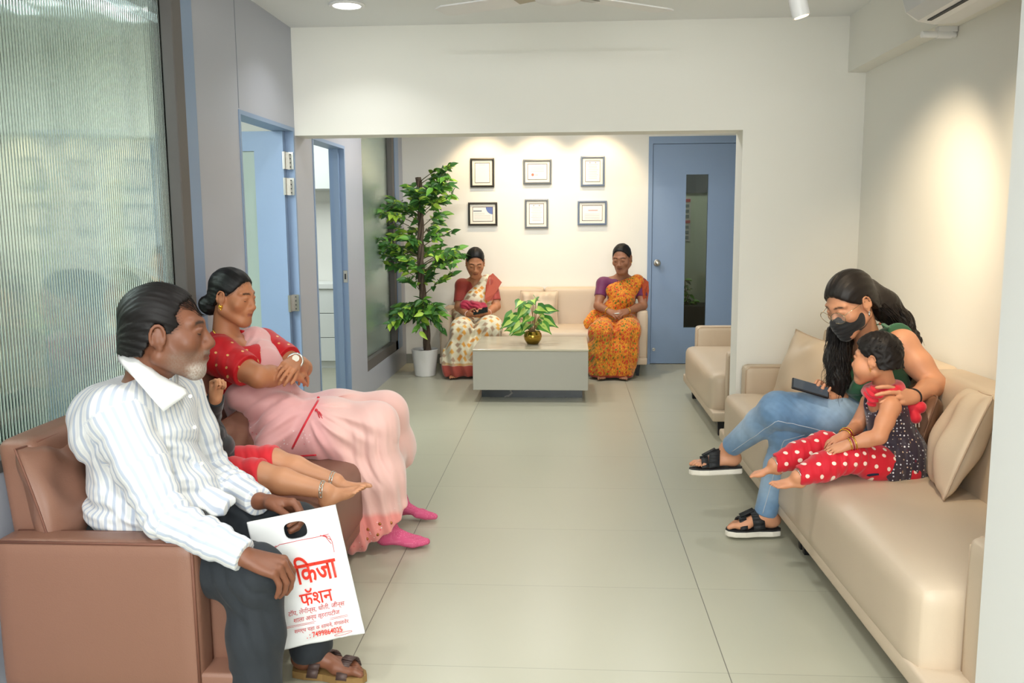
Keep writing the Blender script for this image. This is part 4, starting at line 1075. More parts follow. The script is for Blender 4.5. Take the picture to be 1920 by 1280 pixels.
# ------------------------------------------------------------------ man in the striped shirt
def man():
    root = thing('person', 'man in a white striped shirt sitting on the brown sofa with a printed bag', 'person', (-1.25, 2.50, 0))
    H = Head(P(313, 624, Y=2.47), (.95, .28, -.08), (.02, 0, 1), 1.08)
    TB = [(-.07, -.055), (-.045, -.046), (-.02, -.034), (.0, -.022), (.008, .018), (.03, .038), (.055, .030), (.085, .040), (.105, .062), (.125, .082)]; H.hl = TB
    b = S(.0038, .02)
    H.skin(b, jaw=1.08, nose=1.15, fat=.7, chin=.9)
    nb = V3(-1.235, 2.485, .93)
    H.neck(b, nb, .062, .070)
    b.ell(V3(-1.27, 2.5, .75), (.12, .155, .20), k=.03); b.ell(V3(-1.25, 2.5, .55), (.13, .15, .14), k=.04)
    shR, shL = V3(-1.265, 2.335, .880), V3(-1.235, 2.675, .885)
    elR, elL = P(310, 968, Y=2.265), P(395, 885, Y=2.76)
    wrR, wrL = P(455, 1040, Y=2.22), P(484, 939, Y=2.525)
    for s_, e_, w_ in ((shR, elR, wrR), (shL, elL, wrL)):
        b.chain([s_, e_, w_], [.045, .036, .027], .02); b.cone(nb-V3(0, 0, .03), s_, .06, .045, .03)
    hipR, hipL = V3(-1.30, 2.42, .46), V3(-1.30, 2.60, .46)
    knR, knL = V3(-.865, 2.285, .435), V3(-.85, 2.585, .455)
    anR, anL = V3(-.875, 2.27, .095), V3(-.800, 2.545, .100)
    for h_, k_, a_ in ((hipR, knR, anR), (hipL, knL, anL)): b.chain([h_, k_, a_], [.065, .05, .034], .02)
    foot(b, anL, (1, -.10, 0), side=1, sc=1.0); foot(b, anR, (1, -.2, 0), side=-1, sc=1.0)
    hand(b, P(462, 1044, Y=2.225), (.90, .10, -.30), (.32, -.22, 1), -1, [(.85, .55, .3), (.9, .6, .3), (.95, .6, .35), (.9, .5, .3)], 1.06, thumb=(.35, .3), spread=.07)
    hand(b, P(502, 940, Y=2.515), (.95, -.16, -.10), (.10, .66, .74), 1, [(.75, 1.0, .5), (.8, 1.0, .5), (.85, 1.0, .5), (.9, 1.0, .5)], 1.04, thumb=(.25, .1), spread=.06)
    def col(V):
        c = np.tile(srgb((120, 75, 54)), (len(V), 1)); n = ns3(V, 60, 2); c = c*(1+.07*n)[:, None]
        L = H.loc(V); x, y, z = L.T; hd = np.abs(L).max(1) < .2
        c = H.paint(V, c, lip=(104, 60, 52), browth=1.1)
        j = sstep(-z, .028, .055)*sstep(y, -.005, .03)*sstep(z, -.15, -.11)*hd*(1-sstep(np.abs(z+.0585), .012, .006)*(np.abs(x) < .024)*(y > .085))
        ch = sstep(-z, .066, .085)*sstep(y, .05, .075)*hd
        g = np.clip(.5+.5*ns3(V, 900, 5), 0, 1)
        c = mixc(c, srgb((132, 120, 110)), j*(.2+.35*g)); c = mixc(c, srgb((196, 190, 180)), ch*(.2+.5*g))
        mu = sstep(.008-np.abs(z+.045), 0, .005)*sstep(.03-np.abs(x), 0, .006)*(y > .085)*hd; c = mixc(c, srgb((140, 132, 124)), mu*(.3+.4*g))
        th = sstep(z, .07, .10)*sstep(.075-y, 0, .03)*hd; c = mixc(c, srgb((70, 44, 34)), th*.55*(.4+.6*g))
        return c
    body = sdf_obj('body', b, M_skin, root, col)
    H.lashes(root, -.003)
    h = S(.0032, .004)
    haircap(h, H, [(-.07, -.055), (-.045, -.046), (-.02, -.034), (.0, -.022), (.008, .018), (.03, .038), (.055, .030), (.085, .040), (.105, .062), (.125, .082)], th=.0075, nape=-.058, rag=.0035)
    h.warp(strand_warp(H, .0016, .0085))
    rg = np.random.default_rng(4)
    sdf_obj('hair', h, pm('hair_black_brown', (20, 16, 16), .5, spec=.25), root)
    mb = MB()
    for i in range(170):
        a = rg.uniform(-1.1, 1.1); y0 = rg.uniform(-.06, .05); s0 = np.array([.074*sin(a), y0, .043+.080*cos(a)])
        pts = []
        for u in np.linspace(0, 1, 6):
            yy = y0+u*rg.uniform(.04, .055); rr = math.sqrt(max(.02, 1-((yy+.018)/.098)**2))
            pts.append(H.w(.0785*rr*sin(a+u*.12), yy, .043+.0865*rr*cos(a+u*.12)+.002*sin(u*pi)))
        mb.tube(pts, [.0007]*5+[.0002], 4)
    for i in range(14):
        p0 = H.w(rg.uniform(-.02, .03), rg.uniform(-.04, 0), .127); mb.tube([p0, p0+np.array([-.008, 0, .008])*rg.uniform(.5, 1.4)+rg.normal(0, .003, 3), p0+np.array([-.02, 0, .014])*rg.uniform(.4, 1.2)+rg.normal(0, .004, 3)], [.0008, .0006, .0002], 4)
    mb.build('loose_hair', pm('hair_black_brown', (20, 16, 16), .5, spec=.25), root, smooth=True)
    # shirt
    M_sh = pm('striped_cotton', (240, 241, 240), .75, bump=(500, .06), sheen=.15)
    nt = M_sh.node_tree; N = nt.nodes; K = nt.links; a = N.new('ShaderNodeAttribute'); a.attribute_name = 'cu'
    def mt(op, x, y=None):
        n = N.new('ShaderNodeMath'); n.operation = op
        for i, v in enumerate((x, y)):
            if v is None: continue
            if isinstance(v, (int, float)): n.inputs[i].default_value = v
            else: K.new(v, n.inputs[i])
        return n.outputs[0]
    f = mt('FRACT', mt('MULTIPLY', a.outputs['Fac'], 1/.026)); tri = mt('ABSOLUTE', mt('SUBTRACT', f, .5))
    cr = N.new('ShaderNodeValToRGB'); e = cr.color_ramp.elements; e[0].position = .14; e[0].color = lin((184, 193, 208)); e[1].position = .22; e[1].color = lin((228, 229, 228)); q = e.new(.40); q.color = lin((228, 229, 228)); q = e.new(.43); q.color = lin((208, 211, 216)); q = e.new(.47); q.color = lin((228, 229, 228))
    K.new(tri, cr.inputs[0]); K.new(cr.outputs[0], N['Principled BSDF'].inputs['Base Color'])
    s = S(.0042, .03)
    s.ell(V3(-1.275, 2.5, .765), (.155, .19, .20), k=.05); s.ell(V3(-1.245, 2.5, .585), (.185, .195, .15), k=.06); s.ell(V3(-1.275, 2.5, .47), (.175, .195, .11), k=.05)
    s.cone(V3(-1.30, 2.40, .83), V3(-1.28, 2.62, .83), .115, .11, k=.05)
    for sh, el, wr in ((shR, elR, wrR), (shL, elL, wrL)):
        s.cone(nb-V3(.02, 0, .05), sh, .075, .072, k=.04)
        s.chain([sh, sh+(el-sh)*.5, el], [.072, .070, .062], .025, tag=1); s.chain([el, el+(wr-el)*.6, wr], [.060, .050, .042], .02, tag=2)
        d = nrm(wr-el); s.cone(wr-d*.055, wr+d*.004, .046, .045, k=.003, tag=2)
        s.cutin(wr+d*.006, d, wr-.09+d*.045, wr+.09+d*.05)
    s.cone(nb-V3(.03, .02, .05), V3(-1.325, 2.41, .84), .078, .10, k=.05); s.cone(nb-V3(.03, -.02, .05), V3(-1.315, 2.58, .84), .078, .10, k=.05)
    s.chain([P(384, 928, Y=2.45), P(420, 948, Y=2.44), P(468, 972, Y=2.44)], [.040, .036, .010], .01, flat=((-.2, -.3, 1), .30))
    # collar stand and leaf
    dn = nrm(H.c-nb); s.cone(nb-dn*.02, nb+dn*.022, .080, .0765, k=.01); s.cutin(nb+dn*.045+V3(0, 0, 0), (-.45, 0, 1), nb+V3(-.14, -.14, .02), nb+V3(.14, .14, .2))
    s.cone(H.w(0, -.026, -.055), nb, .060, .066, k=.004, op='sub')
    s.cut(V3(-1.2, 2.5, .42), (0, 0, -1))
    # folds
    s.wr((-1.38, 2.40, .575), (.16, .18, .06), (.2, .1, 1), .085, .013, 1.2, .6); s.wr((-1.16, 2.40, .60), (.12, .15, .09), (.4, .2, 1), .06, .009, 0, .9)
    s.wr(elR, (.10, .08, .10), nrm(elR-shR)+V3(.4, 0, .3), .05, .007); s.wr(elL, (.10, .08, .10), nrm(elL-shL), .05, .007)
    s.wr((elR+wrR)/2, (.10, .07, .08), nrm(wrR-elR), .055, .0045, 1); s.wr((elL+wrL)/2, (.10, .07, .08), nrm(wrL-elL), .05, .0045, 2)
    s.wr((-1.2, 2.36, .74), (.10, .12, .12), (.75, 0, .55), .07, .007, .4); s.wr((-1.40, 2.38, .78), (.10, .12, .14), (.7, .2, -.5), .10, .006, 2); s.wr((-1.12, 2.5, .72), (.08, .14, .12), (.5, .3, .8), .06, .006, 2)
    s.wr((-1.27, 2.33, .76), (.09, .08, .11), nrm(elR-shR)+V3(.5, 0, 0), .075, .006, .5)
    V, Q = s.surf(2); me = np_mesh('shirt', V, Q); U, W, T = s.uvs(V)
    tor = T == 0; U[tor] = np.arctan2(V[tor, 1]-2.5, V[tor, 0]+1.27)*.19; set_f(me, 'cu', U); set_f(me, 'cv', W)
    sh_o = link_mesh('shirt', me, M_sh, root)
    # collar leaves, pocket, placket, buttons, shirt tail
    M_plain = pm('striped_cotton_plain', (228, 229, 228), .75, bump=(500, .06))
    mb = MB()
    for sg, (p_back, p_mid, p_tip, p_front) in ((-1, (P(225, 668, Y=2.43), P(262, 700, Y=2.385), P(307, 770, Y=2.375), P(352, 735, Y=2.435))),):
        top = [P(232, 650, Y=2.44), P(262, 672, Y=2.405), P(300, 703, Y=2.405), P(348, 728, Y=2.44)]
        bot = [P(222, 676, Y=2.405), P(252, 708, Y=2.365), P(307, 772, Y=2.362), P(352, 740, Y=2.43)]
        n = 10; rows = []
        for v in np.linspace(0, 1, 6):
            row = []
            for u in np.linspace(0, 3, n):
                i = min(2, int(u)); fr = u-i; a_ = top[i]*(1-fr)+top[i+1]*fr; b_ = bot[i]*(1-fr)+bot[i+1]*fr
                q = a_*(1-v)+b_*v; q = q+V3(0, -.010, .004)*sin(pi*v*.9)
                row.append(q)
            rows.append(row)
        vs = [[mb.bm.verts.new(q) for q in r_] for r_ in rows]
        for i in range(5):
            for j in range(n-1): mb.bm.faces.new([vs[i][j], vs[i][j+1], vs[i+1][j+1], vs[i+1][j]])
    co = mb.build('collar', M_plain, root, smooth=True); sm = co.modifiers.new('t', 'SOLIDIFY'); sm.thickness = .004; sm.offset = 0
    M_but = pm('pearl_button', (236, 234, 228), .3)
    # trousers
    t = S(.0055, .03)
    t.ell(V3(-1.29, 2.51, .485), (.17, .185, .10), k=.05)
    for h_, k_, a_, r2 in ((hipR, knR, anR, .072), (hipL, knL, anL, .068)):
        t.chain([h_, (h_+k_)/2, k_], [.100, .092, .082], .04, tag=1); t.chain([k_, (k_+a_)/2, a_], [.080, .074, r2], .03, tag=2, flat=((0, 1, 0), .92))
        t.wr(k_, (.10, .09, .10), nrm(k_-h_)+V3(0, 0, .8), .055, .006); t.wr((h_+k_)/2+V3(.05, 0, .04), (.16, .09, .09), (.6, .5, .6), .08, .005, 1); t.wr((k_+a_)/2, (.09, .09, .2), (.8, .6, .15), .07, .005, 2)
    t.cut(V3(-.8, 2.5, .062), (.05, 0, -1)); t.cut(V3(0, 0, .58), (0, 0, 1))
    t.warp(lambda p: .005*np.clip((.44-np.abs(p[:, 2]-0))/.44, 0, 1)*np.sin(p[:, 1]*70+p[:, 2]*6))
    sdf_obj('trousers', t, pm('charcoal_trousers', (34, 39, 45), .8, bump=(700, .1), sheen=.05), root)
    # sandals
    M_sole = pm('cork_sole', (136, 106, 62), .7); M_str = pm('brown_strap', (78, 60, 56), .5)
    for A, D, sg in ((anL, (1, -.10, 0), 1), (anR, (1, -.2, 0), -1)):
        D = nrm(D); T_ = np.cross(D, [0, 0, 1.])*sg; g = lambda d, t_, z: np.array([A[0], A[1], 0])+D*d+T_*t_+V3(0, 0, z)
        out = [g(d, t_, .002) for d, t_ in ((-.06, 0), (-.05, .028), (-.01, .036), (.05, .034), (.10, .046), (.15, .046), (.178, .030), (.186, .012), (.175, -.012), (.145, -.034), (.10, -.044), (.04, -.040), (-.01, -.036), (-.05, -.028))]
        mb = MB(); mb.prism(out, (0, 0, .022)); sl = mb.build('sandal', M_sole, root)
        mb = MB()
        def band(d0, d1, w, zt):
            rows = []
            for u in np.linspace(-1, 1, 15):
                tt = u*.050; z = .018+zt*(1-abs(u)**3.2); dd = d0+(d1-d0)*(u+1)/2
                rows.append((g(dd-w/2, tt, z), g(dd+w/2, tt*.97, z*.94)))
            for a_, b_ in zip(rows, rows[1:]): mb.quad(a_[0], b_[0], b_[1], a_[1])
        band(.13, .115, .034, .046); band(.075, .02, .034, .066)
        rr = mb.build('strap', M_str, sl, smooth=True); sm = rr.modifiers.new('t', 'SOLIDIFY'); sm.thickness = .004
    # chest pocket and buttons
    for px, py in ((356, 742), (364, 800), (377, 868)):
        c = P(px, py, Y=2.44 if py < 780 else 2.43); MB().tube([c, c+V3(.003, -.004, 0)], .0055, 12).build('button', M_but, sh_o)
    return H
man()

# ------------------------------------------------------------------ the printed carrier bag
def text_mesh(txt, mat, parent, M, W, Hh, name, shear=0., bold=0.):
    """lettering fitted to a W x Hh field"""
    cu = bpy.data.curves.new('t', 'FONT'); cu.body = txt; cu.size = 1; cu.align_x = 'LEFT'; cu.offset = bold; cu.shear = shear; cu.resolution_u = 5
    o = bpy.data.objects.new('t', cu); COL.objects.link(o); bpy.context.view_layer.update()
    me = bpy.data.meshes.new_from_object(o.evaluated_get(bpy.context.evaluated_depsgraph_get())); bpy.data.objects.remove(o)
    co = np.zeros(len(me.vertices)*3); me.vertices.foreach_get('co', co); co = co.reshape(-1, 3); lo, hi = co.min(0), co.max(0)
    co = (co-lo)/np.maximum(hi-lo, 1e-6)*np.array([W, Hh, 0]); me.vertices.foreach_set('co', co.ravel())
    me.name = name; me.transform(M); return link_mesh(name, me, mat, parent, smooth=False)
def bag():
    TL, TR, BR = P(463, 979, Y=2.405), P(629, 946, Y=2.435), P(643, 1194, Y=2.445)
    ux = TR-TL; Wd = np.linalg.norm(ux); ux /= Wd; dn = BR-TR; dn = dn-ux*dn.dot(ux)*1.0; Hh = np.linalg.norm(dn); dn /= Hh; nz = np.cross(ux, -dn)  # towards the camera
    if nz[1] > 0: nz = -nz
    r = thing('carrier_bag', 'white plastic carrier bag with red printing, held by the man in the striped shirt', 'bag', (TL+TR)/2+dn*Hh)
    def at(u, v, w=0): return TL+ux*u*Wd+dn*v*Hh+nz*w
    rel = lambda u, v: .011*np.sin(pi*np.clip(u, 0, 1))*np.clip((v-.12)/.3, 0, 1)*(1-np.clip((v-.85)/.15, 0, 1))+.0022*np.sin(u*9+v*17)*np.sin(v*11-u*5+1)+.0012*np.sin(v*38+u*14)*np.clip((v-.1)*5, 0, 1)
    n, m_ = 56, 80; mb = MB(); hole = lambda u, v: (abs((u-.505)/.128)**3+abs((v-.125)/.064)**3) < 1
    for sg in (1, -1):
        vs = [[mb.bm.verts.new(at(i/n, j/m_, sg*(.003+rel(i/n, j/m_)))) for j in range(m_+1)] for i in range(n+1)]
        for i in range(n):
            for j in range(m_):
                if hole((i+.5)/n, (j+.5)/m_): continue
                f = mb.bm.faces.new([vs[i][j], vs[i+1][j], vs[i+1][j+1], vs[i][j+1]]); f.smooth = True
        # snap the rim of the hand hole to its outline
        for i in range(n+1):
            for j in range(m_+1):
                u, v = i/n, j/m_; q = (abs((u-.505)/.128)**3+abs((v-.125)/.064)**3)**(1/3)
                if .86 < q < 1.16: vs[i][j].co = at(.505+(u-.505)/q, .125+(v-.125)/q, sg*.003)
        if sg == 1: keep = [vs[i][0] for i in range(n+1)]+[vs[n][j] for j in range(1, m_+1)]+[vs[i][m_] for i in range(n-1, -1, -1)]+[vs[0][j] for j in range(m_-1, 0, -1)]
        else:
            k2 = [vs[i][0] for i in range(n+1)]+[vs[n][j] for j in range(1, m_+1)]+[vs[i][m_] for i in range(n-1, -1, -1)]+[vs[0][j] for j in range(m_-1, 0, -1)]
            for a in range(len(keep)): mb.bm.faces.new([keep[a], keep[(a+1) % len(keep)], k2[(a+1) % len(keep)], k2[a]])
    body = mb.build('body', pm('white_plastic', (234, 235, 236), .35), r, smooth=True)
    M_red = pm('red_print', (226, 52, 34), .45); M_fine = pm('fine_red_print', (198, 62, 66), .5)
    def place(u, v, ang=0.):
        c = at(u, v, .0045+.0120*sin(pi*min(1, max(0, u+.12)))*min(1, max(0, (v-.12)/.3))); x = ux*cos(ang)-dn*sin(ang)*-1*-1; y = -dn
        x = nrm(ux*cos(ang)+(-dn)*sin(ang)); y = nrm(np.cross(nz, x))
        M = Matrix.Identity(4)
        for i in range(3): M[i][0], M[i][1], M[i][2], M[i][3] = x[i], y[i], nz[i], c[i]
        return M
    for txt, u0, u1, v0, v1, mt_, nm, sh_, bd in (('\u093fकजा', .40, .87, .315, .522, M_red, 'lettering', 0, .019), ('फॅशन', .385, .755, .560, .690, M_red, 'lettering', 0, .012),
            ('टॉप, लेगीन्स, धोती, जीन्स', .22, .865, .700, .757, M_fine, 'small_lettering', .2, .004), ('शाला अन्य व्हरायटीज', .26, .79, .758, .812, M_fine, 'small_lettering', .2, .004),
            ('समर्थ चहा के सामने, मंगळवेर', .24, .865, .846, .892, M_fine, 'small_lettering', .15, .004), ('. : 7499864025', .36, .77, .896, .938, M_red, 'phone_number', 0, .014)):
        text_mesh(txt, mt_, body, place(u0, v1), Wd*(u1-u0), Hh*(v1-v0), nm, sh_, bd)
    mb = MB()
    for v in (.823, .833): mb.prism([np.array(place(.15, v).translation)+ux*Wd*q*.715-dn*w_ for q, w_ in ((0, 0), (1, 0), (1, .0010), (0, .0010))], nz*.0004)
    for pts in ([(.20, .235), (.30, .205), (.50, .200), (.70, .205), (.86, .198)], [(.78, .200), (.86, .215), (.875, .26), (.873, .34)], [(.10, .33), (.13, .26), (.20, .225), (.26, .21)], [(.80, .197), (.84, .225), (.868, .245)], [(.76, .195), (.82, .215), (.862, .275)]):
        q = []
        for (a0, b0), (a1, b1) in zip(pts, pts[1:]):
            for t in np.linspace(0, 1, 6): u, v = a0+(a1-a0)*t, b0+(b1-b0)*t; q.append(at(u, v, .0036+rel(u, v)))
        mb.tube([p for k, p in enumerate(q) if k % 6 != 5 or k == len(q)-1], .0009, 5)
    ov = [np.array(place(.765+.10*cos(q), .962+.010*sin(q)).translation) for q in np.linspace(0, 2*pi, 24, endpoint=False)]; mb.loop(ov, .0006, 4)
    mb.build('ornament', M_fine, body)
bag()
# ------------------------------------------------------------------ woman in the pink sari
def pink_lady():
    root = thing('person', 'woman in a pink sari and red blouse leaning back with folded arms', 'person', (-1.2, 3.68, 0))
    H = Head(P(437, 557, Y=3.68), (.94, -.20, -.20), (.10, 0, 1), .93)
    H.hl = [(-.05, -.05), (-.02, -.036), (.0, -.026), (.012, .014), (.04, .040), (.07, .056), (.10, .070), (.13, .078)]
    b = S(.0042, .02)
    H.skin(b, jaw=1., nose=1.02, fat=.8, chin=1.05)
    nb = P(424, 634, Y=3.69); H.neck(b, nb, .051, .060)
    chest, belly, hip = P(452, 690, Y=3.69), P(505, 775, Y=3.70), V3(-1.22, 3.70, .50)
    b.cone(nb-V3(0, 0, .07), chest, .065, .12, .04); b.cone(chest, belly, .12, .125, .04); b.cone(belly, hip, .125, .14, .04)
    shR, shL = P(412, 668, Y=3.53), P(492, 650, Y=3.86); elR, elL = P(484, 706, Y=3.44), P(567, 690, Y=3.74); wrR, wrL = P(548, 703, Y=3.60), P(553, 676, Y=3.57)
    b.cone(nb-V3(0, 0, .02), shR, .042, .058, .03); b.cone(nb-V3(0, 0, .02), shL, .042, .055, .03)
    b.chain([shR, shR+(elR-shR)*.5, elR], [.058, .056, .045], .02); b.chain([elR, elR+(wrR-elR)*.35, wrR], [.045, .044, .028], .015)
    b.chain([shL, shL+(elL-shL)*.5, elL], [.056, .052, .040], .02); b.chain([elL, elL+(wrL-elL)*.4, wrL], [.040, .038, .026], .015)
    hand(b, wrL, P(524, 703, Y=3.40)-wrL, (.35, -.85, .45), -1, [(.5, .5, .3), (.55, .55, .3), (.6, .6, .3), (.65, .6, .3)], .88, thumb=(.5, .3), spread=.05)
    hand(b, wrR, P(578, 697, Y=3.78)-wrR, (.1, -.5, .9), 1, [(.5, .6, .3)]*4, .84, thumb=(.3, .3), spread=.04)
    knR, knL = P(702, 795, Y=3.60), P(722, 775, Y=3.84); anR, anL = V3(-.785, 3.64, .085), V3(-.80, 4.0, .085)
    for h_, k_, a_ in ((hip-V3(0, .09, 0), knR, anR), (hip+V3(0, .09, 0), knL, anL)): b.chain([h_, k_, a_], [.085, .058, .036], .03)
    sdf_obj('body', b, M_skin, root, skincol(H, (186, 124, 88), lip=(150, 84, 72), browth=1.1))
    H.lashes(root, .0005, .0019)
    MB().ball(H.w(0, .0945, .030), .0032, 2).build('bindi', pm('bindi', (170, 20, 40), .5), root)
    h = S(.0036, .004)
    haircap(h, H, H.hl, th=.0075, nape=-.045, rag=.0022)
    bun = P(393, 571, Y=3.68); h.ell(bun, np.array([.052, .047, .050])*.9, k=.010)
    def bw(p):
        d = p-bun; g = np.exp(-((d/.06)**2).sum(1)); return -.0022*g*np.sin(np.arctan2(d[:, 2], d[:, 0])*3+np.sqrt((d**2).sum(1))*260)
    h.warp(strand_warp(H, .0010, .0065)); h.warp(bw)
    sdf_obj('hair', h, HAIR_BLACK, root)
    # jewellery
    ear = H.w(.0, -.006, -.038) if False else H.w(-.082, -.004, -.040)
    mb = MB(); mb.ball(ear, .0075, 2); [mb.ball(ear+.0085*np.array([cos(q), -.2, sin(q)]), .0030, 1) for q in np.linspace(0, 2*pi, 8, endpoint=False)]; mb.ball(ear-V3(0, 0, .013), .004, 1)
    mb.build('earring', M_gold, root, smooth=True)
    f = H.A[1]; side = H.A[0]
    mb = MB(); pts = [nb+side*.066*sin(q)*1.0+f*(.070*cos(q)*.9+.012)+V3(0, 0, .045-.062*(.5+.5*cos(q))) for q in np.linspace(-2.4, 2.4, 30)]
    mb.tube(pts, .0028, 6); pk = pts[15]; mb.ball(pk-V3(0, 0, .010), (.009, .006, .010), 2); [mb.ball(p-V3(0, 0, .005), .0032, 1) for p in pts[9:22:2]]
    mb.build('necklace', M_gold, root, smooth=True)
    mb = MB(); d = nrm(wrL-elL); ring(mb, wrL-d*.005, d, .031, .0055, k=8); w = mb.build('wristwatch', M_silver, root, smooth=True)
    up = nrm(V3(.35, -.85, .45)); cc = wrL-d*.005+up*.034; mb = MB(); mb.tube([cc-up*.003, cc+up*.004], [.015, .0145], 20); mb.build('dial', pm('watch_dial', (232, 228, 214), .25), w)
    # blouse
    M_vel = pm('red_velvet', (196, 6, 24), .55, sheen=.10, bump=(200, .1)); spots(M_vel, 17, .085, [(238, 190, 120)], rand=.5, soft=.02, uv=True)
    s = S(.0045, .03)
    s.cone(nb-V3(.0, 0, .055), chest, .105, .142, k=.04); s.cone(chest, chest+(belly-chest)*.5, .142, .140, k=.04)
    for sh, el, fr in ((shR, elR, .66), (shL, elL, .62)):
        e = sh+(el-sh)*fr; s.chain([sh, e], [.082, .070], .03); s.cone(nb-V3(0, 0, .03), sh, .060, .075, .03)
        d = nrm(el-sh); s.cutin(e+d*.012, d, e-.085+d*.06, e+.085+d*.09)
        s.wr((sh+e)/2, (.08, .08, .08), nrm(d+V3(.4, 0, .5)), .06, .005)
    s.cone(H.w(0, -.02, -.03), nb+f*.02, .062, .066, k=.01, op='sub'); s.ell(nb+f*.075+V3(0, 0, .012), (.070, .075, .050), k=.02, op='sub')
    sdf_obj('blouse', s, M_vel, root, uv='flat')
    # sari: drape over the far shoulder and chest, wrapped waist, long skirt to the floor
    def sari_col(V):
        c = np.tile(srgb((238, 192, 184)), (len(V), 1))
        n = ns3(V, 14, 4); c = c*(1+.03*n)[:, None]
        up = sstep(-.98-V[:, 0]-.35*(V[:, 2]-.6), -.03, .05); c = mixc(c, srgb((226, 164, 166)), up*.8)         # double layer of the drape
        foot_ = sstep(.20-V[:, 2]-.30*(V[:, 0]+.80)*0, 0, .03)*(V[:, 0] > -1.02); c = mixc(c, srgb((238, 140, 132)), foot_*.85)
        q = .36-1.9*(V[:, 0]+.74)
        return c
    M_sari = pm('pink_sari', (236, 186, 182), .6, attr='col', sheen=.5, bump=(900, .05))
    spots(M_sari, 58, .17, [(252, 240, 240), (250, 214, 214), (226, 96, 110)], rand=1, soft=.05, mask='motif')
    t = S(.0052, .03)
    hipR, hipL = hip-V3(.02, .085, .0), hip+V3(-.02, .085, .0)
    t.cone(chest+(belly-chest)*.45, belly, .150, .155, k=.04); t.cone(belly, hip+V3(-.02, 0, .02), .155, .155, k=.05)
    # pallu crossing from the near hip to the far shoulder
    A_ = chest+(belly-chest)*.5+V3(.03, -.02, 0); B_ = chest+V3(.062, .015, .012); C_ = nb+(shL-nb)*.58+V3(.035, -.005, .004); t.cone(A_, B_, .138, .108, k=.04); t.cone(B_, C_, .108, .064, k=.03); t.cone(C_, C_+V3(-.11, .05, -.02), .066, .06, k=.03); t.cone(H.w(0, -.02, -.03), nb+f*.01, .056, .060, k=.012, op='sub')
    t.cone(P(450, 745, Y=3.54), P(535, 770, Y=3.55), .055, .075, k=.04)
    for h_, k_, a_, r2 in ((hipR, knR, V3(-.80, 3.64, .12), .112), (hipL, knL, V3(-.79, 3.95, .20), .085)):
        t.chain([h_, (h_+k_)/2, k_], [.135, .122, .096], .06); t.chain([k_, (k_+a_)/2, a_], [.092, .100, r2], .05)
    t.cone((hipR+knR)/2, (hipL+knL)/2, .11, .11, k=.06); t.cone((knR+anR)/2, (knL+anL)/2+V3(0, 0, .1), .085, .07, k=.06)
    t.cone(P(655, 850, Y=3.58), V3(-.905, 3.55, .07), .075, .065, k=.05)                                   # fall of pleats at the near side
    t.cone(P(520, 800, Y=3.50), P(500, 842, Y=3.46), .060, .05, k=.04)
    # hem line rising towards the far foot; flat underside
    t.cut(V3(-.90, 3.55, .008), nrm((.50, .42, -.75))); t.cut(V3(0, 0, .012), (0, 0, -1))
    pl = nrm(V3(.95, .55, .05))
    t.warp(lambda p: -.0080*sstep(.46-p[:, 2], 0, .30)*sstep(p[:, 0], -1.06, -.98)*np.sin((p @ pl)*105+3*np.sin(p[:, 2]*5)+p[:, 2]*9))
    
    O_ = P(578, 752, Y=3.58)
    def radial(p):
        d = p-O_; r_ = np.sqrt(d[:, 0]**2+d[:, 2]**2)+1e-6; a_ = np.arctan2(d[:, 2], d[:, 0]); g = sstep(r_, .03, .14)*sstep(.42-r_, 0, .2)*sstep(p[:, 0], -1.10, -1.02)*(1-sstep(p[:, 1], 3.72, 3.85))
        return -.0055*g*(np.sin(a_*17+.9*np.sin(r_*16))+.5*np.sin(a_*31+2+r_*9))
    t.warp(radial)
    t.wr(P(500, 790, Y=3.54), (.16, .15, .10), (-.45, .2, .8), .06, .007, 1, 1.0); t.wr(P(700, 850, Y=3.55), (.10, .14, .14), (.9, .2, .3), .06, .006, .5)
    t.wr(P(470, 670, Y=3.70), (.10, .10, .12), (.8, -.3, .35), .035, .004, 0, .5)
    V, Q = t.surf(2); me = np_mesh('sari', V, Q); set_col(me, sari_col(V))
    mo = np.clip(sstep(-1.03-V[:, 0], 0, .08)+sstep(.24-V[:, 2], 0, .05), 0, 1)*sstep(ns3(V, 22, 9), .0, .25); set_f(me, 'motif', mo)
    sa = link_mesh('sari', me, M_sari, root)
    # red edging with tassels, laid along the drape's edge
    from mathutils.bvhtree import BVHTree
    bvh = BVHTree.FromPolygons([tuple(v) for v in V], Q.tolist())
    def onto(px, py, off=.004):
        o = Vector((0, 0, EYE)); d = Vector(P(px, py, Y=3)-np.array([0, 0, EYE])).normalized(); hit = bvh.ray_cast(o, d)
        return np.array(hit[0]) if hit[0] is not None else None
    def edge(pix, r, name, mat, parent):
        pts = []
        for (x0, y0), (x1, y1) in zip(pix, pix[1:]):
            for u in np.linspace(0, 1, 8, endpoint=False):
                q = onto(x0+(x1-x0)*u, y0+(y1-y0)*u)
                if q is not None and (not pts or np.linalg.norm(q-pts[-1]) < .13): pts.append(q)
        if len(pts) > 2: return MB().tube(pts, r, 6, flat=1).build(name, mat, parent, smooth=True)
    M_edge = pm('sari_red_edge', (206, 20, 44), .5, sheen=.5)
    edge([(597, 750), (585, 770), (566, 805), (545, 846)], .0055, 'border', M_edge, sa)
    edge([(505, 850), (545, 856), (600, 852)], .005, 'border', M_edge, sa)
    edge([(430, 690), (436, 715)], .005, 'border', M_edge, sa)
    for px, py in ((596, 745), (592, 768)):
        q = onto(px, py)
        if q is None: continue
        mb = MB(); mb.ball(q+V3(.004, -.006, 0), .007, 2)
        for k in range(9): e = q+V3(.028+.006*RNG.normal(), -.012+.008*RNG.normal(), -.030+.007*RNG.normal()); mb.tube([q+V3(.004, -.006, 0), (q+e)/2+V3(.004, -.006, .004), e], [.0028, .0022, .0016], 5)
        mb.build('tassel', M_edge, sa, smooth=True)
    mb = MB()
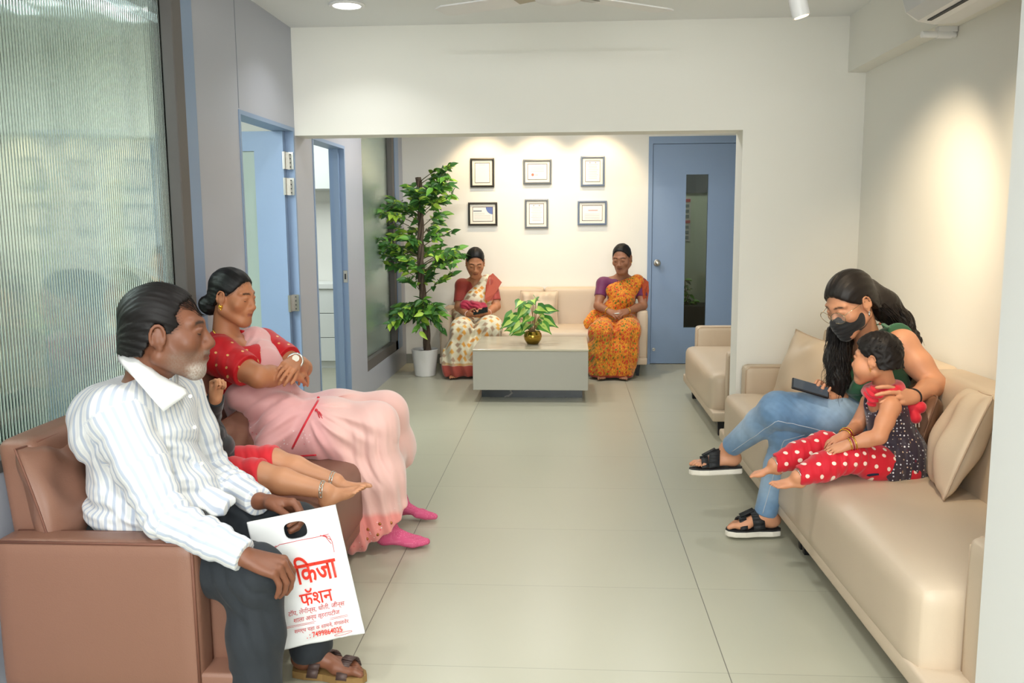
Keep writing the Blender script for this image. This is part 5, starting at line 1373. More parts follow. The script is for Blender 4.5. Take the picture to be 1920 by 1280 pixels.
    for px, py in ((712, 982), (733, 980), (690, 992), (728, 1002), (700, 1022), (688, 1010), (708, 1002)):
        q = onto(px, py)
        if q is not None: mb.ball(q, (.0075, .004, .0075), 2)
    mb.build('bead', pm('bronze_bead', (170, 110, 60), .3, metal=.7), sa, smooth=True)
    # socks
    M_sock = pm('pink_sock', (214, 92, 134), .85, bump=(600, .3)); spots(M_sock, 150, .16, [(238, 160, 180)], rand=.05, soft=.1)
    for A, sd, d_, sc_ in ((anR, 1, -.03, .98), (anL, -1, -.06, .92)):
        k = S(.004, .015); foot(k, A+V3(.01, 0, .006), (1, d_, 0), side=-sd, sc=sc_, toes=False); k.cone(A, A+V3(-.01, 0, .10), .040, .042)
        k.cone(A+V3(.13, sd*.022, -.060), A+V3(.172, sd*.016, -.062), .017, .0145, k=.004); k.cut(V3(0, 0, .006), (0, 0, -1))
        sdf_obj('sock', k, M_sock, root)
pink_lady()

# ------------------------------------------------------------------ child between the man and the woman
def child_black():
    root = thing('person', 'barefoot child in a black top and red bottoms behind the striped shirt man', 'person', (-1.32, 3.03, .41))
    H = Head(P(316, 664, Y=3.07), (.95, .1, -.1), (.05, 0, 1), .80)
    b = S(.0042, .02); H.skin(b, nose=.8, jaw=.95, fat=.8)
    nb = P(338, 738, Y=3.07); H.neck(b, nb, .045, .05)
    hip = V3(-1.33, 3.05, .475); b.cone(nb-V3(0, 0, .05), hip, .085, .10, .04)
    shR, shL = P(352, 765, Y=2.99), P(368, 760, Y=3.14); elR, elL = P(372, 815, Y=2.92), P(388, 795, Y=3.10); wrR, wrL = P(352, 762, Y=2.86), P(404, 746, Y=2.99)
    elR = P(356, 806, Y=2.93)
    for s_, e_, w_ in ((shR, elR, wrR), (shL, elL, wrL)): b.chain([s_, e_, w_], [.035, .030, .021], .015)
    hand(b, wrL, V3(.12, -.02, 1), (-.8, .55, .1), 1, [(1.1, 1.5, .9), (1.2, 1.5, .9), (1.25, 1.5, .9), (1.3, 1.5, .9)], .66, thumb=(.05, -.1), spread=.02)
    hand(b, wrR, V3(.35, -.1, .9), (-.9, -.4, .2), 1, [(1.0, .9, .5)]*4, .6, thumb=(.4, .4), spread=.03)
    knR, knL = P(486, 892, Y=2.95), P(512, 866, Y=3.10); anR, anL = P(612, 920, Y=2.95), P(630, 902, Y=3.09)
    for g, k_, a_ in ((-.07, knR, anR), (.06, knL, anL)):
        b.chain([hip+V3(0, g, 0), k_], [.068, .050], .02); b.chain([k_, k_+(a_-k_)*.35, a_], [.049, .046, .027], .02)
    foot(b, anR+V3(.0, 0, .0), P(690, 880, Y=2.95)-anR, V3(-.25, .0, 1), side=-1, sc=.72); foot(b, anL, P(700, 880, Y=3.09)-anL, V3(-.25, .0, 1), side=1, sc=.72)
    sdf_obj('body', b, M_skin, root, skincol(H, (196, 140, 104)))
    H.eyes(root)
    h = S(.004, .004); haircap(h, H, [(-.06, -.05), (-.02, -.03), (.01, .03), (.05, .055), (.10, .075), (.13, .08)], th=.011, rag=.003); sdf_obj('hair', h, HAIR_BLACK, root)
    s = S(.0045, .025); s.cone(nb-V3(0, 0, .05), hip+V3(0, 0, .05), .10, .118, .04); s.cone(hip+V3(0, 0, .08), hip+V3(.02, 0, -.0), .118, .12, .03)
    for sh, el, wr in ((shR, elR, wrR), (shL, elL, wrL)):
        s.cone(nb-V3(0, 0, .03), sh, .05, .05, .03); s.chain([sh, el, wr], [.050, .043, .032], .015); d = nrm(wr-el); s.cutin(wr-d*.006, d, wr-.05+d*.03, wr+.05+d*.05); s.wr(el, .07, nrm(wr-el), .03, .005)
    s.cone(H.c, nb, .05, .052, k=.005, op='sub'); s.wr(hip+V3(.06, 0, .12), .12, (.3, 0, 1), .05, .005)
    sdf_obj('black_top', s, pm('black_jersey', (30, 33, 38), .85, sheen=.3), root)
    t = S(.0045, .03)
    for g, k_ in ((-.07, knR), (.06, knL)):
        e = k_+nrm(k_-hip)*.005; t.chain([hip+V3(0, g, .0), hip+V3(0, g, 0)*.5+k_*.5-hip*.0-V3(0, 0, 0)-hip*0 if False else (hip+V3(0, g, 0)+k_)/2, e], [.09, .078, .064], .03)
        d = nrm(k_-hip-V3(0, g, 0)); t.cutin(k_+d*.02, d, k_-.09+d*.02, k_+.09+d*.06); t.wr(k_-V3(.06, 0, 0), .10, (.8, .2, .5), .05, .004)
    sdf_obj('red_leggings', t, pm('red_cotton', (216, 30, 44), .7, sheen=.3), root)
    for a_, k_ in ((anR, knR), (anL, knL)):
        d = nrm(a_-k_); mb = MB()
        for o in (-.004, .006): ring(mb, a_-d*(.012+o), d+V3(0, 0, .15), .031, .0022)
        for q in np.linspace(0, 2*pi, 12, endpoint=False): mb.ball(a_-d*.013+.033*(cos(q)*V3(0, 1, 0)+sin(q)*V3(0, 0, 1)), .0034, 1)
        mb.build('anklet', M_silver, root, smooth=True)
child_black()
# ------------------------------------------------------------------ woman in the green top with a phone
def strands(root, name, mat, guides, n, spread, r=.0011, wave=.012, seed=0, taper=True):
    """bundles of wavy locks following guide polylines"""
    rg = np.random.default_rng(seed); mb = MB()
    for g in guides:
        g = [np.asarray(p, float) for p in g]; m_ = len(g)
        for _ in range(n):
            off = rg.normal(0, 1, 3)*spread; ph = rg.uniform(0, 6, 3); fr = rg.uniform(14, 26); k = rg.uniform(.75, 1.05); pts = []
            for u in np.linspace(0, 1, 18):
                t = u*k*(m_-1); i = min(m_-2, int(t)); f = t-i; q = g[i]*(1-f)+g[i+1]*f
                q = q+off*(.5+.8*u)+wave*u*np.array([sin(fr*u+ph[0]), sin(fr*.9*u+ph[1]), .4*sin(fr*u+ph[2])]); pts.append(q)
            mb.tube(pts, [r]*12+list(np.linspace(r, r*.25, 6)), 4)
    return mb.build(name, mat, root, smooth=True)
def green_lady():
    root = thing('person', 'long haired woman in a green top and black face mask looking at a phone', 'person', (1.28, 3.88, 0))
    H = Head(P(1594, 570, Y=3.74), (-.76, -.40, -.50), (-.42, -.15, 1), 1.0)
    b = S(.0044, .02); H.skin(b, jaw=.95, nose=.95, fat=.4)
    nb = P(1632, 655, Y=3.82); H.neck(b, nb, .047, .056)
    shL, shR = P(1692, 645, Y=3.66), P(1578, 690, Y=3.99); chest, waist = P(1640, 715, Y=3.86), P(1672, 785, Y=3.92); hip = V3(1.335, 3.91, .51)
    b.cone(nb-V3(0, 0, .03), chest, .07, .105, .04); b.cone(chest, waist, .105, .10, .04); b.cone(waist, hip, .10, .12, .04)
    b.cone(nb, shL, .045, .058, .035); b.cone(nb, shR, .045, .05, .03)
    elL, wrL = P(1754, 722, Y=3.55), P(1712, 744, Y=3.40)
    b.chain([shL, shL+(elL-shL)*.5, elL], [.058, .053, .043], .02); b.chain([elL, elL+(wrL-elL)*.4, wrL], [.043, .040, .027], .015)
    elR, wrR = P(1600, 770, Y=3.98), P(1574, 742, Y=3.78)
    b.chain([shR, elR, wrR], [.05, .038, .025], .02)
    hand(b, wrL, P(1652, 738, Y=3.30)-wrL, (-.10, -.78, .55), 1, [(.15, .35, .2), (.2, .4, .25), (.25, .4, .25), (.3, .45, .3)], .92, thumb=(.35, .3), spread=.13)
    hand(b, wrR, P(1532, 742, Y=3.72)-wrR, (.1, .35, -1), -1, [(.45, .75, .5), (.5, .8, .5), (.5, .8, .5), (.5, .85, .5)], .90, thumb=(.7, .5), spread=.06)
    hipN, hipF = hip+V3(-.02, -.09, .0), hip+V3(-.02, .09, .0)
    knU, anU = P(1458, 768, Y=3.74), P(1372, 836, Y=4.02); knD, anD = P(1478, 822, Y=3.80), P(1433, 968, Y=3.84)
    b.chain([hipN, knU, anU], [.075, .052, .034], .02); b.chain([hipF, knD, anD], [.075, .052, .034], .02)
    dU = V3(-1, -.10, -.02); dD = V3(-1, -.05, 0); anD2 = np.array([anD[0]+.01, anD[1], .125]); anU2 = anU+nrm(anU-knU)*.035
    b.cone(anD, anD2, .034, .036); b.cone(anU, anU2, .034, .036)
    foot(b, anD2, dD, side=-1, sc=1.0); foot(b, anU2, dU, up=(.05, .1, 1), side=1, sc=.98)
    sdf_obj('body', b, M_skin, root, skincol(H, (204, 146, 112), lip=(170, 90, 84)))
    # hair: parted cap, a mass over the far shoulder, a tail down the back
    h = S(.0042, .006)
    haircap(h, H, [(-.06, -.06), (-.02, -.04), (.0, -.028), (.012, .018), (.04, .050), (.065, .066), (.09, .076), (.12, .084)], th=.012, nape=-.06, rag=.001)
    h.cone(H.w(.004, .095, .105), H.w(0, -.02, .142), .004, .004, k=.006, op='sub')
    front = [P(1600, 575, Y=3.83), P(1577, 625, Y=3.84), P(1570, 670, Y=3.80), P(1573, 712, Y=3.77), P(1571, 738, Y=3.76)]
    h.chain(front, [.045, .050, .050, .042, .022], .03)
    back = [P(1625, 545, Y=3.82), P(1658, 572, Y=3.80), P(1685, 605, Y=3.80), P(1703, 640, Y=3.80), P(1702, 700, Y=3.84)]
    h.chain(back, [.055, .058, .052, .046, .035], .03)
    h.warp(strand_warp(H, .0012, .007))
    h.warp(lambda p: -.0032*(np.sin(p[:, 0]*260+6*np.sin(p[:, 2]*22+p[:, 1]*9))+.6*np.sin(p[:, 1]*330+5*np.sin(p[:, 2]*27)))*sstep(H.c[2]+.02-p[:, 2], 0, .06))
    sdf_obj('hair', h, pm('hair_dark_brown', (26, 20, 18), .46, spec=.35), root)
    hm = pm('hair_dark_brown', (26, 20, 18), .46, spec=.35)
    strands(root, 'loose_locks', hm, [[P(1565, 600, Y=3.82), P(1556, 650, Y=3.80), P(1560, 690, Y=3.76), P(1545, 735, Y=3.74)], [P(1590, 600, Y=3.78), P(1580, 650, Y=3.74), P(1582, 700, Y=3.73), P(1575, 745, Y=3.72)], [P(1570, 610, Y=3.80), P(1566, 660, Y=3.75), P(1562, 715, Y=3.73)]], 42, .012, .0013, .0065, 1)
    strands(root, 'loose_locks', hm, [[P(1630, 535, Y=3.78), P(1665, 565, Y=3.76), P(1697, 600, Y=3.76), P(1712, 650, Y=3.78)], [P(1640, 560, Y=3.75), P(1672, 590, Y=3.74), P(1702, 630, Y=3.76), P(1700, 680, Y=3.80)]], 46, .012, .0013, .0065, 2)
    H.lashes(root)
    # mask
    k = S(.0036, .012)
    q = H.sc; E = lambda c, r, kk=.02: k.ell(H.w(*c), np.array(r)*q, H.A, kk*q)
    E((0, .030, -.050), (.0725, .077, .066)); E((0, .082, -.094), (.036, .032, .034)); k.cone(H.w(0, .094, .004), H.w(0, .112, -.026), .012, .019, k=.02); E((0, .090, -.055), (.042, .030, .030))
    k.cut(H.w(0, .04, .004), H.A.T @ nrm((0, .13, 1))); k.cut(H.w(0, .004, -.04), H.A.T @ nrm((0, -1, .1))); k.cut(H.w(0, .05, -.124), H.A.T @ nrm((0, -.5, -1)))
    k.warp(lambda p: -.0016*np.sin(H.loc(p)[:, 2]*380)*(np.abs(H.loc(p)[:, 0]) < .06))
    mk = sdf_obj('face_mask', k, pm('black_mask', (24, 25, 28), .8, sheen=.2), root)
    mb = MB()
    for g in (1, -1): mb.tube([H.w(g*.070, .008, -.006), H.w(g*.078, -.002, .012), H.w(g*.082, -.012, .028)], .0016, 6); mb.tube([H.w(g*.066, .006, -.076), H.w(g*.078, -.006, -.052), H.w(g*.080, -.016, -.032)], .0016, 6)
    mb.build('ear_loop', pm('black_mask', (24, 25, 28), .8), mk, smooth=True)
    # spectacles
    M_rim = pm('gold_wire', (190, 170, 140), .25, metal=1); sp = MB()
    for g in (1, -1):
        c = H.w(g*.036, .110, .002); ax, az, ay = H.A[0], H.A[2], H.A[1]
        sp.loop([c+ax*.0315*cos(t_)*(1+.08*cos(2*t_))+az*.0265*sin(t_)-ay*.006*g*cos(t_) for t_ in np.linspace(0, 2*pi, 32, endpoint=False)], .0013, 6)
        sp.tube([H.w(g*.068, .101, .012), H.w(g*.078, .055, .014), H.w(g*.085, -.005, .012)], .0013, 6)
    sp.tube([H.w(.006, .113, .006), H.w(0, .116, .009), H.w(-.006, .113, .006)], .0012, 6)
    gl = sp.build('spectacles', M_rim, root, smooth=True)
    ml = pm('lens', (240, 244, 244), .03); ml.node_tree.nodes['Principled BSDF'].inputs['Alpha'].default_value = .10
    for g in (1, -1):
        c = H.w(g*.036, .110, .002); MB().poly([c+H.A[0]*.0308*cos(t_)*(1+.08*cos(2*t_))+H.A[2]*.0258*sin(t_)-H.A[1]*.006*g*cos(t_) for t_ in np.linspace(0, 2*pi, 28, endpoint=False)]).build('lens', ml, gl)
    e = H.w(.086, -.002, -.036); MB().ball(e, .0045, 2).ball(e-V3(0, 0, .010), (.004, .004, .0075), 2).build('earring', M_silver, root, smooth=True)
    # top
    s = S(.0048, .03)
    s.cone(nb-V3(0, 0, .06), chest, .098, .128, k=.04); s.cone(chest, waist, .128, .125, k=.04); s.cone(waist, hip+V3(-.03, 0, .02), .125, .150, k=.05)
    s.ell(P(1612, 712, Y=3.80), (.075, .11, .085), k=.04)
    s.cone(nb-V3(0, 0, .005), shL-(shL-nb)*.10+V3(.01, .025, .016), .066, .072, k=.03); s.cone(nb-V3(0, 0, .01), shR, .05, .058, k=.03)
    dl = nrm(shL-nb); s.cutin(shL-dl*.030, nrm(dl+V3(.1, -.35, .0)), shL-V3(.12, .14, .10), shL+V3(.14, .06, .14))
    s.cone(H.w(0, -.02, -.03), nb, .046, .054, k=.01, op='sub'); vd = nrm(V3(-.72, -.40, -.25)); s.cone(nb+vd*.06, nb+vd*.10+V3(0, 0, -.13), .048, .016, k=.012, op='sub'); s.cone(nb+vd*.12, nb+vd*.15+V3(0, 0, -.13), .05, .016, k=.012, op='sub')
    s.cut(V3(1.25, 3.9, .535), nrm((-.25, -.1, -1)))
    s.wr(P(1630, 765, Y=3.78), (.12, .12, .08), (.5, .1, .9), .045, .007, 0, 1); s.wr(P(1605, 720, Y=3.75), (.08, .10, .10), (.8, .3, -.4), .05, .004, 1)
    M_gr = pm('green_viscose', (40, 96, 66), .75, sheen=.3, bump=(700, .06))
    tp = sdf_obj('green_top', s, M_gr, root)
    mb = MB(); tb = P(1648, 603, Y=3.70)
    ribbon(mb, [P(1646, 607, Y=3.715), P(1655, 606, Y=3.69), P(1666, 613, Y=3.665)], (V3(.02, .018, .0)), 0); tab = mb.build('shoulder_tab', M_gr, tp); sm = tab.modifiers.new('t', 'SOLIDIFY'); sm.thickness = .005
    MB().ball(P(1650, 607, Y=3.685), .0055, 2).build('button', pm('brown_button', (120, 66, 40), .4), tp)
    # jeans
    t = S(.0048, .03)
    t.cone(hip+V3(0, -.03, 0), hip+V3(0, .03, 0), .135, .135, k=.05)
    t.chain([hipN, (hipN+knU)/2+V3(0, 0, .01), knU], [.110, .100, .078], .03); t.chain([knU, knU+(anU-knU)*.35, anU], [.076, .066, .047], .02)
    t.chain([hipF, (hipF+knD)/2, knD], [.105, .095, .076], .015); t.chain([knD, knD+(anD-knD)*.35, anD-(anD-knD)*.04], [.074, .066, .048], .02)
    for a_, k_ in ((anU, knU), (anD-(anD-knD)*.04, knD)):
        d = nrm(a_-k_); t.cone(a_-d*.022, a_-d*.002, .0495, .0495, k=.003); t.cutin(a_, d, a_-.07+d*.04, a_+.07+d*.06)
    t.wr(knU+V3(.02, 0, -.02), .09, (.6, .2, .6), .03, .003); t.wr(knD, .09, (.5, .2, .8), .03, .0035); t.wr(hipN+(knU-hipN)*.25, .12, (.7, .2, .5), .05, .004)
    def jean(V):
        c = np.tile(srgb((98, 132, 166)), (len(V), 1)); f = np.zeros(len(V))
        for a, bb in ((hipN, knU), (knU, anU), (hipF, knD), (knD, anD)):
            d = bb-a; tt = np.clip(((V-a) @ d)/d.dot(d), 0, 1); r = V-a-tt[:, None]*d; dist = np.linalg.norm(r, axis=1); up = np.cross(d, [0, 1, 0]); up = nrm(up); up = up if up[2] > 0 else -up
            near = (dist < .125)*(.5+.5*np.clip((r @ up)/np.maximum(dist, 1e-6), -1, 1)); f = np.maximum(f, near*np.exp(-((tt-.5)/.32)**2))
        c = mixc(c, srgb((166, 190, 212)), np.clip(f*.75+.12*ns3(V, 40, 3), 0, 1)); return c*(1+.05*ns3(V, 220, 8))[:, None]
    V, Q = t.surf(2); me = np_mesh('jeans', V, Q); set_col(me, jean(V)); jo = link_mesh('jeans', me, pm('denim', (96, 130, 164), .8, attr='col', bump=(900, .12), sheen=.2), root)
    from mathutils.bvhtree import BVHTree
    bvh = BVHTree.FromPolygons([tuple(v) for v in V], Q.tolist()); M_st = pm('denim_stitch', (196, 204, 214), .8)
    def seam(a, bb, side, r0, nm='seam'):
        pts = []
        for u in np.linspace(.03, .97, 26):
            c = a+(bb-a)*u; hit = bvh.ray_cast(Vector(c+side*.16), Vector(-side))
            if hit[0] is not None: pts.append(np.array(hit[0])+side*.0006)
        return pts
    for (a, m_, e_, sd) in ((hipN, knU, anU, V3(-.25, -.9, -.35)), (hipF, knD, anD, V3(-.45, -.85, .1))):
        pts = seam(a+(m_-a)*.45, m_, nrm(sd), 0)+seam(m_, e_, nrm(sd), 0); mb = MB()
        run = [pts[0]]
        for p in pts[1:]:
            if np.linalg.norm(p-run[-1]) < .05: run.append(p)
            else:
                if len(run) > 3: mb.tube(run, .0016, 4)
                run = [p]
        if len(run) > 3: mb.tube(run, .0016, 4)
        mb.build('seam', M_st, jo, smooth=True)
    # black hair band on the wrist
    mb = MB(); d = nrm(wrL-elL); ring(mb, wrL-d*.004, d, .030, .0035); mb.build('wrist_band', pm('black_elastic', (24, 24, 26), .7), root, smooth=True)
    # slides
    for A, D, U, nm, sg in ((anD2, dD, V3(0, 0, 1), 'standing', -1), (anU2, dU, V3(.05, .1, 1), 'raised', 1)):
        D = nrm(D); U = nrm(U-D*np.dot(U, D)); T_ = np.cross(D, U)*sg; g = lambda d, t_, z: A+D*d+T_*t_+U*(z-.078)
        out = [(d, t_) for d, t_ in ((-.066, 0), (-.058, .026), (-.02, .037), (.04, .036), (.10, .047), (.145, .046), (.176, .030), (.185, .008), (.176, -.016), (.145, -.038), (.10, -.046), (.04, -.040), (-.02, -.037), (-.058, -.026))]
        mb = MB(); mb.prism([g(d, t_, -.036) for d, t_ in out], U*.026); so = mb.build('sandal', pm('white_sole', (226, 220, 206), .6, bump=(60, .3)), root)
        bv = so.modifiers.new('b', 'BEVEL'); bv.width = .007; bv.segments = 3
        MB().prism([g(d*.985, t_*.96, -.010) for d, t_ in out], U*.006).build('insole', pm('black_insole', (36, 36, 38), .7), so)
        rows = []; mb = MB()
        for (d0, d1, w0, z1) in ((.118, .108, .032, .044), (.078, .040, .050, .072)):
            rows = []
            for u in np.linspace(-1, 1, 17):
                tt = u*.047; z = -.006+z1*(1-abs(u)**3)+.012; dd = d0+(d1-d0)*(u+1)/2*(1)
                rows.append((g(dd-w0/2, tt, z), g(dd+w0/2, tt*.97, z-.007)))
            for a, bb in zip(rows, rows[1:]): mb.quad(a[0], bb[0], bb[1], a[1])
        rows = []
        for u in np.linspace(-1, 1, 9): rows.append((g(.06, u*.018, .082-.004*u*u), g(.118, u*.018, .054-.004*u*u)))
        for a, bb in zip(rows, rows[1:]): mb.quad(a[0], bb[0], bb[1], a[1])
        st = mb.build('strap', pm('black_strap', (34, 35, 37), .65, bump=(300, .2)), so, smooth=True); sm = st.modifiers.new('t', 'SOLIDIFY'); sm.thickness = .005
    # phone
    a, c_ = P(1484, 727, Y=3.68), P(1554, 747, Y=3.66); ux = nrm(c_-a); L = np.linalg.norm(c_-a); uy = nrm(V3(.05, .80, .42)-ux*np.dot(V3(.05, .80, .42), ux)); uz = np.cross(ux, uy); uz = uz if uz[2] > 0 else -uz
    ph = thing('phone', 'black phone held over the knee by the woman in the green top', 'phone', (a+c_)/2)
    M = Matrix.Identity(4); cc = (a+c_)/2+uy*.036
    for i in range(3): M[i][0], M[i][1], M[i][2], M[i][3] = ux[i], uy[i], uz[i], cc[i]
    def slab(h, r, mat, nm, par, dz=0):
        t2 = bmesh.new(); bmesh.ops.create_cube(t2, size=1)
        for v in t2.verts: v.co = Vector((v.co.x*2*h[0], v.co.y*2*h[1], v.co.z*2*h[2]+dz))
        bmesh.ops.bevel(t2, geom=t2.edges[:], offset=r, segments=3, affect='EDGES', profile=.5)
        return MB().merge(t2, M).build(nm, mat, par, smooth=False)
    bd = slab((L/2, .036, .0055), .004, pm('phone_black', (22, 22, 24), .35), 'case', ph); slab((L/2-.005, .032, .0008), .0005, pm('phone_screen', (40, 44, 50), .08, emit=((150, 160, 170), .25)), 'screen', ph, .0056)
    return H
green_lady()

# ------------------------------------------------------------------ toddler in the mirror-work top
def toddler():
    root = thing('person', 'barefoot toddler in a sequinned dark top and red dotted trousers, looking away', 'person', (1.2, 3.42, .415))
    H = Head(P(1641, 674, Y=3.42), (-.80, .58, -.08), (0, 0, 1), .77)
    b = S(.0036, .016); H.skin(b, jaw=.9, nose=.7, fat=1.3)
    b.ell(H.w(.050, .055, -.045), np.array([.034, .034, .036])*H.sc, k=.02)
    nb = P(1661, 728, Y=3.43); H.neck(b, nb, .046, .040)
    shN, shF = P(1670, 764, Y=3.33), P(1632, 754, Y=3.53); hip = P(1682, 866, Y=3.44)
    b.cone(nb-V3(0, 0, .045), hip, .066, .082, .03); b.cone(nb-V3(0, 0, .01), shN, .034, .036, .02); b.cone(nb-V3(0, 0, .01), shF, .034, .036, .02)
    elN, wrN, elF, wrF = P(1648, 818, Y=3.26), P(1588, 834, Y=3.26), P(1606, 800, Y=3.50), P(1582, 817, Y=3.38)
    b.chain([shN, shN+(elN-shN)*.5, elN], [.036, .033, .029], .012); b.chain([elN, elN+(wrN-elN)*.35, wrN], [.029, .028, .019], .012)
    b.chain([shF, elF, wrF], [.034, .027, .018], .012)
    hand(b, wrN, P(1555, 844, Y=3.26)-wrN, (-.1, -.5, .9), 1, [(.35, .4, .3)]*4, .52, thumb=(.5, .3), spread=.08); hand(b, wrF, P(1556, 828, Y=3.36)-wrF, (-.1, -.3, .9), -1, [(.35, .4, .3)]*4, .52, thumb=(.5, .3), spread=.08)
    hipN, hipF = hip+V3(-.01, -.055, -.012), hip+V3(-.01, .055, -.012); knN, knF = P(1592, 856, Y=3.30), P(1545, 836, Y=3.46); anN, anF = P(1496, 893, Y=3.25), P(1452, 870, Y=3.42)
    for h_, k_, a_ in ((hipN, knN, anN), (hipF, knF, anF)): b.chain([h_, k_, a_], [.058, .042, .026], .015)
    foot(b, anN, P(1432, 893, Y=3.25)-anN, V3(.15, -.25, 1), side=1, sc=.56, spread=.05); foot(b, anF, P(1396, 874, Y=3.42)-anF, V3(.15, -.15, 1), side=-1, sc=.56)
    sdf_obj('body', b, M_skin, root, skincol(H, (204, 142, 106)))
    H.eyes(root)
    h = S(.0036, .005)
    haircap(h, H, [(-.05, -.04), (-.035, -.040), (-.01, -.030), (.008, -.018), (.02, .022), (.05, .052), (.08, .070), (.11, .082)], th=.016, nape=-.042, rag=.0025)
    h.warp(lambda p: -.0020*(np.sin(H.loc(p)[:, 0]*170+4*np.sin(H.loc(p)[:, 2]*60))+np.sin(H.loc(p)[:, 1]*190+3*np.sin(H.loc(p)[:, 0]*70+H.loc(p)[:, 2]*80)))*.7)
    sdf_obj('hair', h, pm('hair_toddler', (24, 19, 18), .5, spec=.3), root)
    rg = np.random.default_rng(6); mb = MB()
    for _ in range(240):
        a = rg.uniform(0, 2*pi); z = rg.uniform(.2, 1.0); r_ = math.sqrt(1-z*z); n = np.array([r_*cos(a)*.092, r_*sin(a)*.115-.02, z*.101+.043])
        if n[1] > .07 and n[2] < .1: continue
        t_ = np.array([-n[1], n[0], -.03])*.22+rg.normal(0, .010, 3)-np.array([0, .0, .012]); p0 = H.w(*n*.985); p2 = H.w(*((n+t_)/np.linalg.norm((n+t_)*[1/.092, 1/.115, 1/.101])*1.01 if False else n*1.0+t_)); mb.tube([p0, (p0+p2)/2+rg.normal(0, .002, 3), p2], [.0009, .0007, .0002], 4)
    mb.build('loose_hair', pm('hair_toddler', (24, 19, 18), .5, spec=.3), root, smooth=True)
    MB().ball(H.w(.092, -.004, -.036), .0032, 2).ball(H.w(.092, -.004, -.046), .0024, 1).build('earring', M_gold, root, smooth=True)
    # sequinned top with a flared hem
    s = S(.0042, .02)
    s.cone(nb-V3(0, 0, .062), hip+V3(0, 0, .04), .078, .096, k=.03); s.cone(hip+V3(0, 0, .04), hip+V3(.0, 0, -.02), .098, .118, k=.03); s.cone(hip+V3(-.0, -.02, .02), hip+V3(-.085, -.06, -.005), .100, .100, k=.03)
    s.cone(nb-V3(.02, 0, .03), shF, .036, .028, k=.02); s.cone(nb-V3(-.012, 0, .035), shN-V3(-.02, 0, .025), .036, .016, k=.02)
    s.ell(nb+V3(-.055, -.02, -.035), (.045, .05, .055), k=.008, op='sub'); s.ell(shN+V3(.0, -.03, .015), (.05, .045, .05), k=.01, op='sub')
    s.cut(V3(0, 0, .424), (0, 0, -1)); s.cutin(hip+V3(-.125, 0, 0), (-1, -.1, -.9), hip-.3, hip+.3)
    s.wr(hip+V3(-.04, -.05, .03), .10, (.9, .3, 0), .035, .004)
    M_mir = pm('mirror_work', (44, 32, 48), .6, sheen=.3); spots(M_mir, 46, .22, [(112, 28, 52), (38, 34, 66), (150, 120, 96), (64, 24, 44)], rand=.7, metric='MANHATTAN', soft=.05, stretch=(1, 1, .6)); spots(M_mir, 70, .20, [(236, 236, 240), (206, 210, 220), (226, 200, 170)], rand=.35, soft=.05)
    tp = sdf_obj('sequinned_top', s, M_mir, root)
    # trousers
    t = S(.0042, .025)
    for h_, k_, a_ in ((hipN, knN, anN), (hipF, knF, anF)):
        d = nrm(a_-k_); t.chain([h_, (h_+k_)/2, k_], [.074, .066, .056], .03); t.chain([k_, k_+(a_-k_)*.5, a_-d*.02], [.058, .054, .040], .02); t.cutin(a_-d*.012, d, a_-.05+d*.01, a_+.05+d*.05)
        for u in (.25, .6): t.wr(k_+(a_-k_)*u, .06, nrm(d+V3(0, 0, .3)), .032, .005, u*7)
        t.wr(k_, .08, nrm(k_-h_), .04, .004)
    t.ell(hip+V3(.02, 0, -.02), (.09, .11, .07), k=.03); t.cut(V3(0, 0, .420), (0, 0, -1))
    M_dot = pm('red_dotted_cotton', (206, 14, 40), .7, sheen=.2); spots(M_dot, 22, .165, [(246, 224, 208)], rand=.45, soft=.02, uv=True)
    sdf_obj('red_trousers', t, M_dot, root, uv='flat')
    # scarf with a bow and tassels
    s = S(.0038, .015); f = H.A[1]
    ringp = [nb+V3(-.010, 0, -.004)+np.array([.054*cos(q), .058*sin(q), .012*cos(q)]) for q in np.linspace(0, 2*pi, 14)]
    s.chain(ringp, [.020]*14, .02); s.ell(nb+V3(-.008, 0, -.008), (.050, .054, .016), k=.02); s.cone(nb+V3(-.055, -.03, -.012), nb+V3(-.060, -.035, -.045), .028, .020); s.wr(nb+V3(-.05, -.04, -.02), .06, (.3, -.2, 1), .022, .005)
    kb = P(1708, 762, Y=3.40); s.cone(nb+V3(.045, 0, -.01), kb, .018, .016); s.cone(kb, kb+V3(.03, -.01, .0), .020, .024, k=.004); s.cone(kb, kb+V3(.012, -.02, -.04), .016, .022, k=.004)
    M_sc = pm('red_chiffon', (206, 16, 44), .65, sheen=.4); so = sdf_obj('scarf', s, M_sc, root)
    mb = MB()
    for o in (0, .012): mb.tube([kb+V3(.012+o, -.022, -.045), kb+V3(.014+o, -.022, -.075)], .0028, 6)
    mb.build('tassel', pm('pearl', (238, 226, 206), .3), so, smooth=True)
    # navy waist ties, gold pendant cord lying on the seat
    M_navy = pm('navy_tie', (22, 30, 54), .8)
    mb = MB(); mb.tube([P(1706, 772, Y=3.42), P(1712, 810, Y=3.44), P(1708, 850, Y=3.45), P(1716, 872, Y=3.42)], [.010, .014, .018, .012], 8); mb.ball(P(1712, 862, Y=3.42), (.030, .024, .022), 2); mb.build('waist_tie', M_navy, root, smooth=True)
    mb = MB(); mb.tube([P(1612, 884, Y=3.30), P(1630, 889, Y=3.28), P(1648, 889, Y=3.27)], [.006, .009, .003], 8); mb.build('tassel', M_navy, root, smooth=True)
    # bangles, anklets
    for w_, e_, c in ((wrN, elN, 3), (wrF, elF, 3)):
        d = nrm(w_-e_)
        for i in range(c):
            mb = MB(); ring(mb, w_-d*(.010+.009*i), d, .0235+.001*i, .0024); mb.build('bangle', M_gold if i != 1 else pm('maroon_bangle', (150, 20, 50), .3), root, smooth=True)
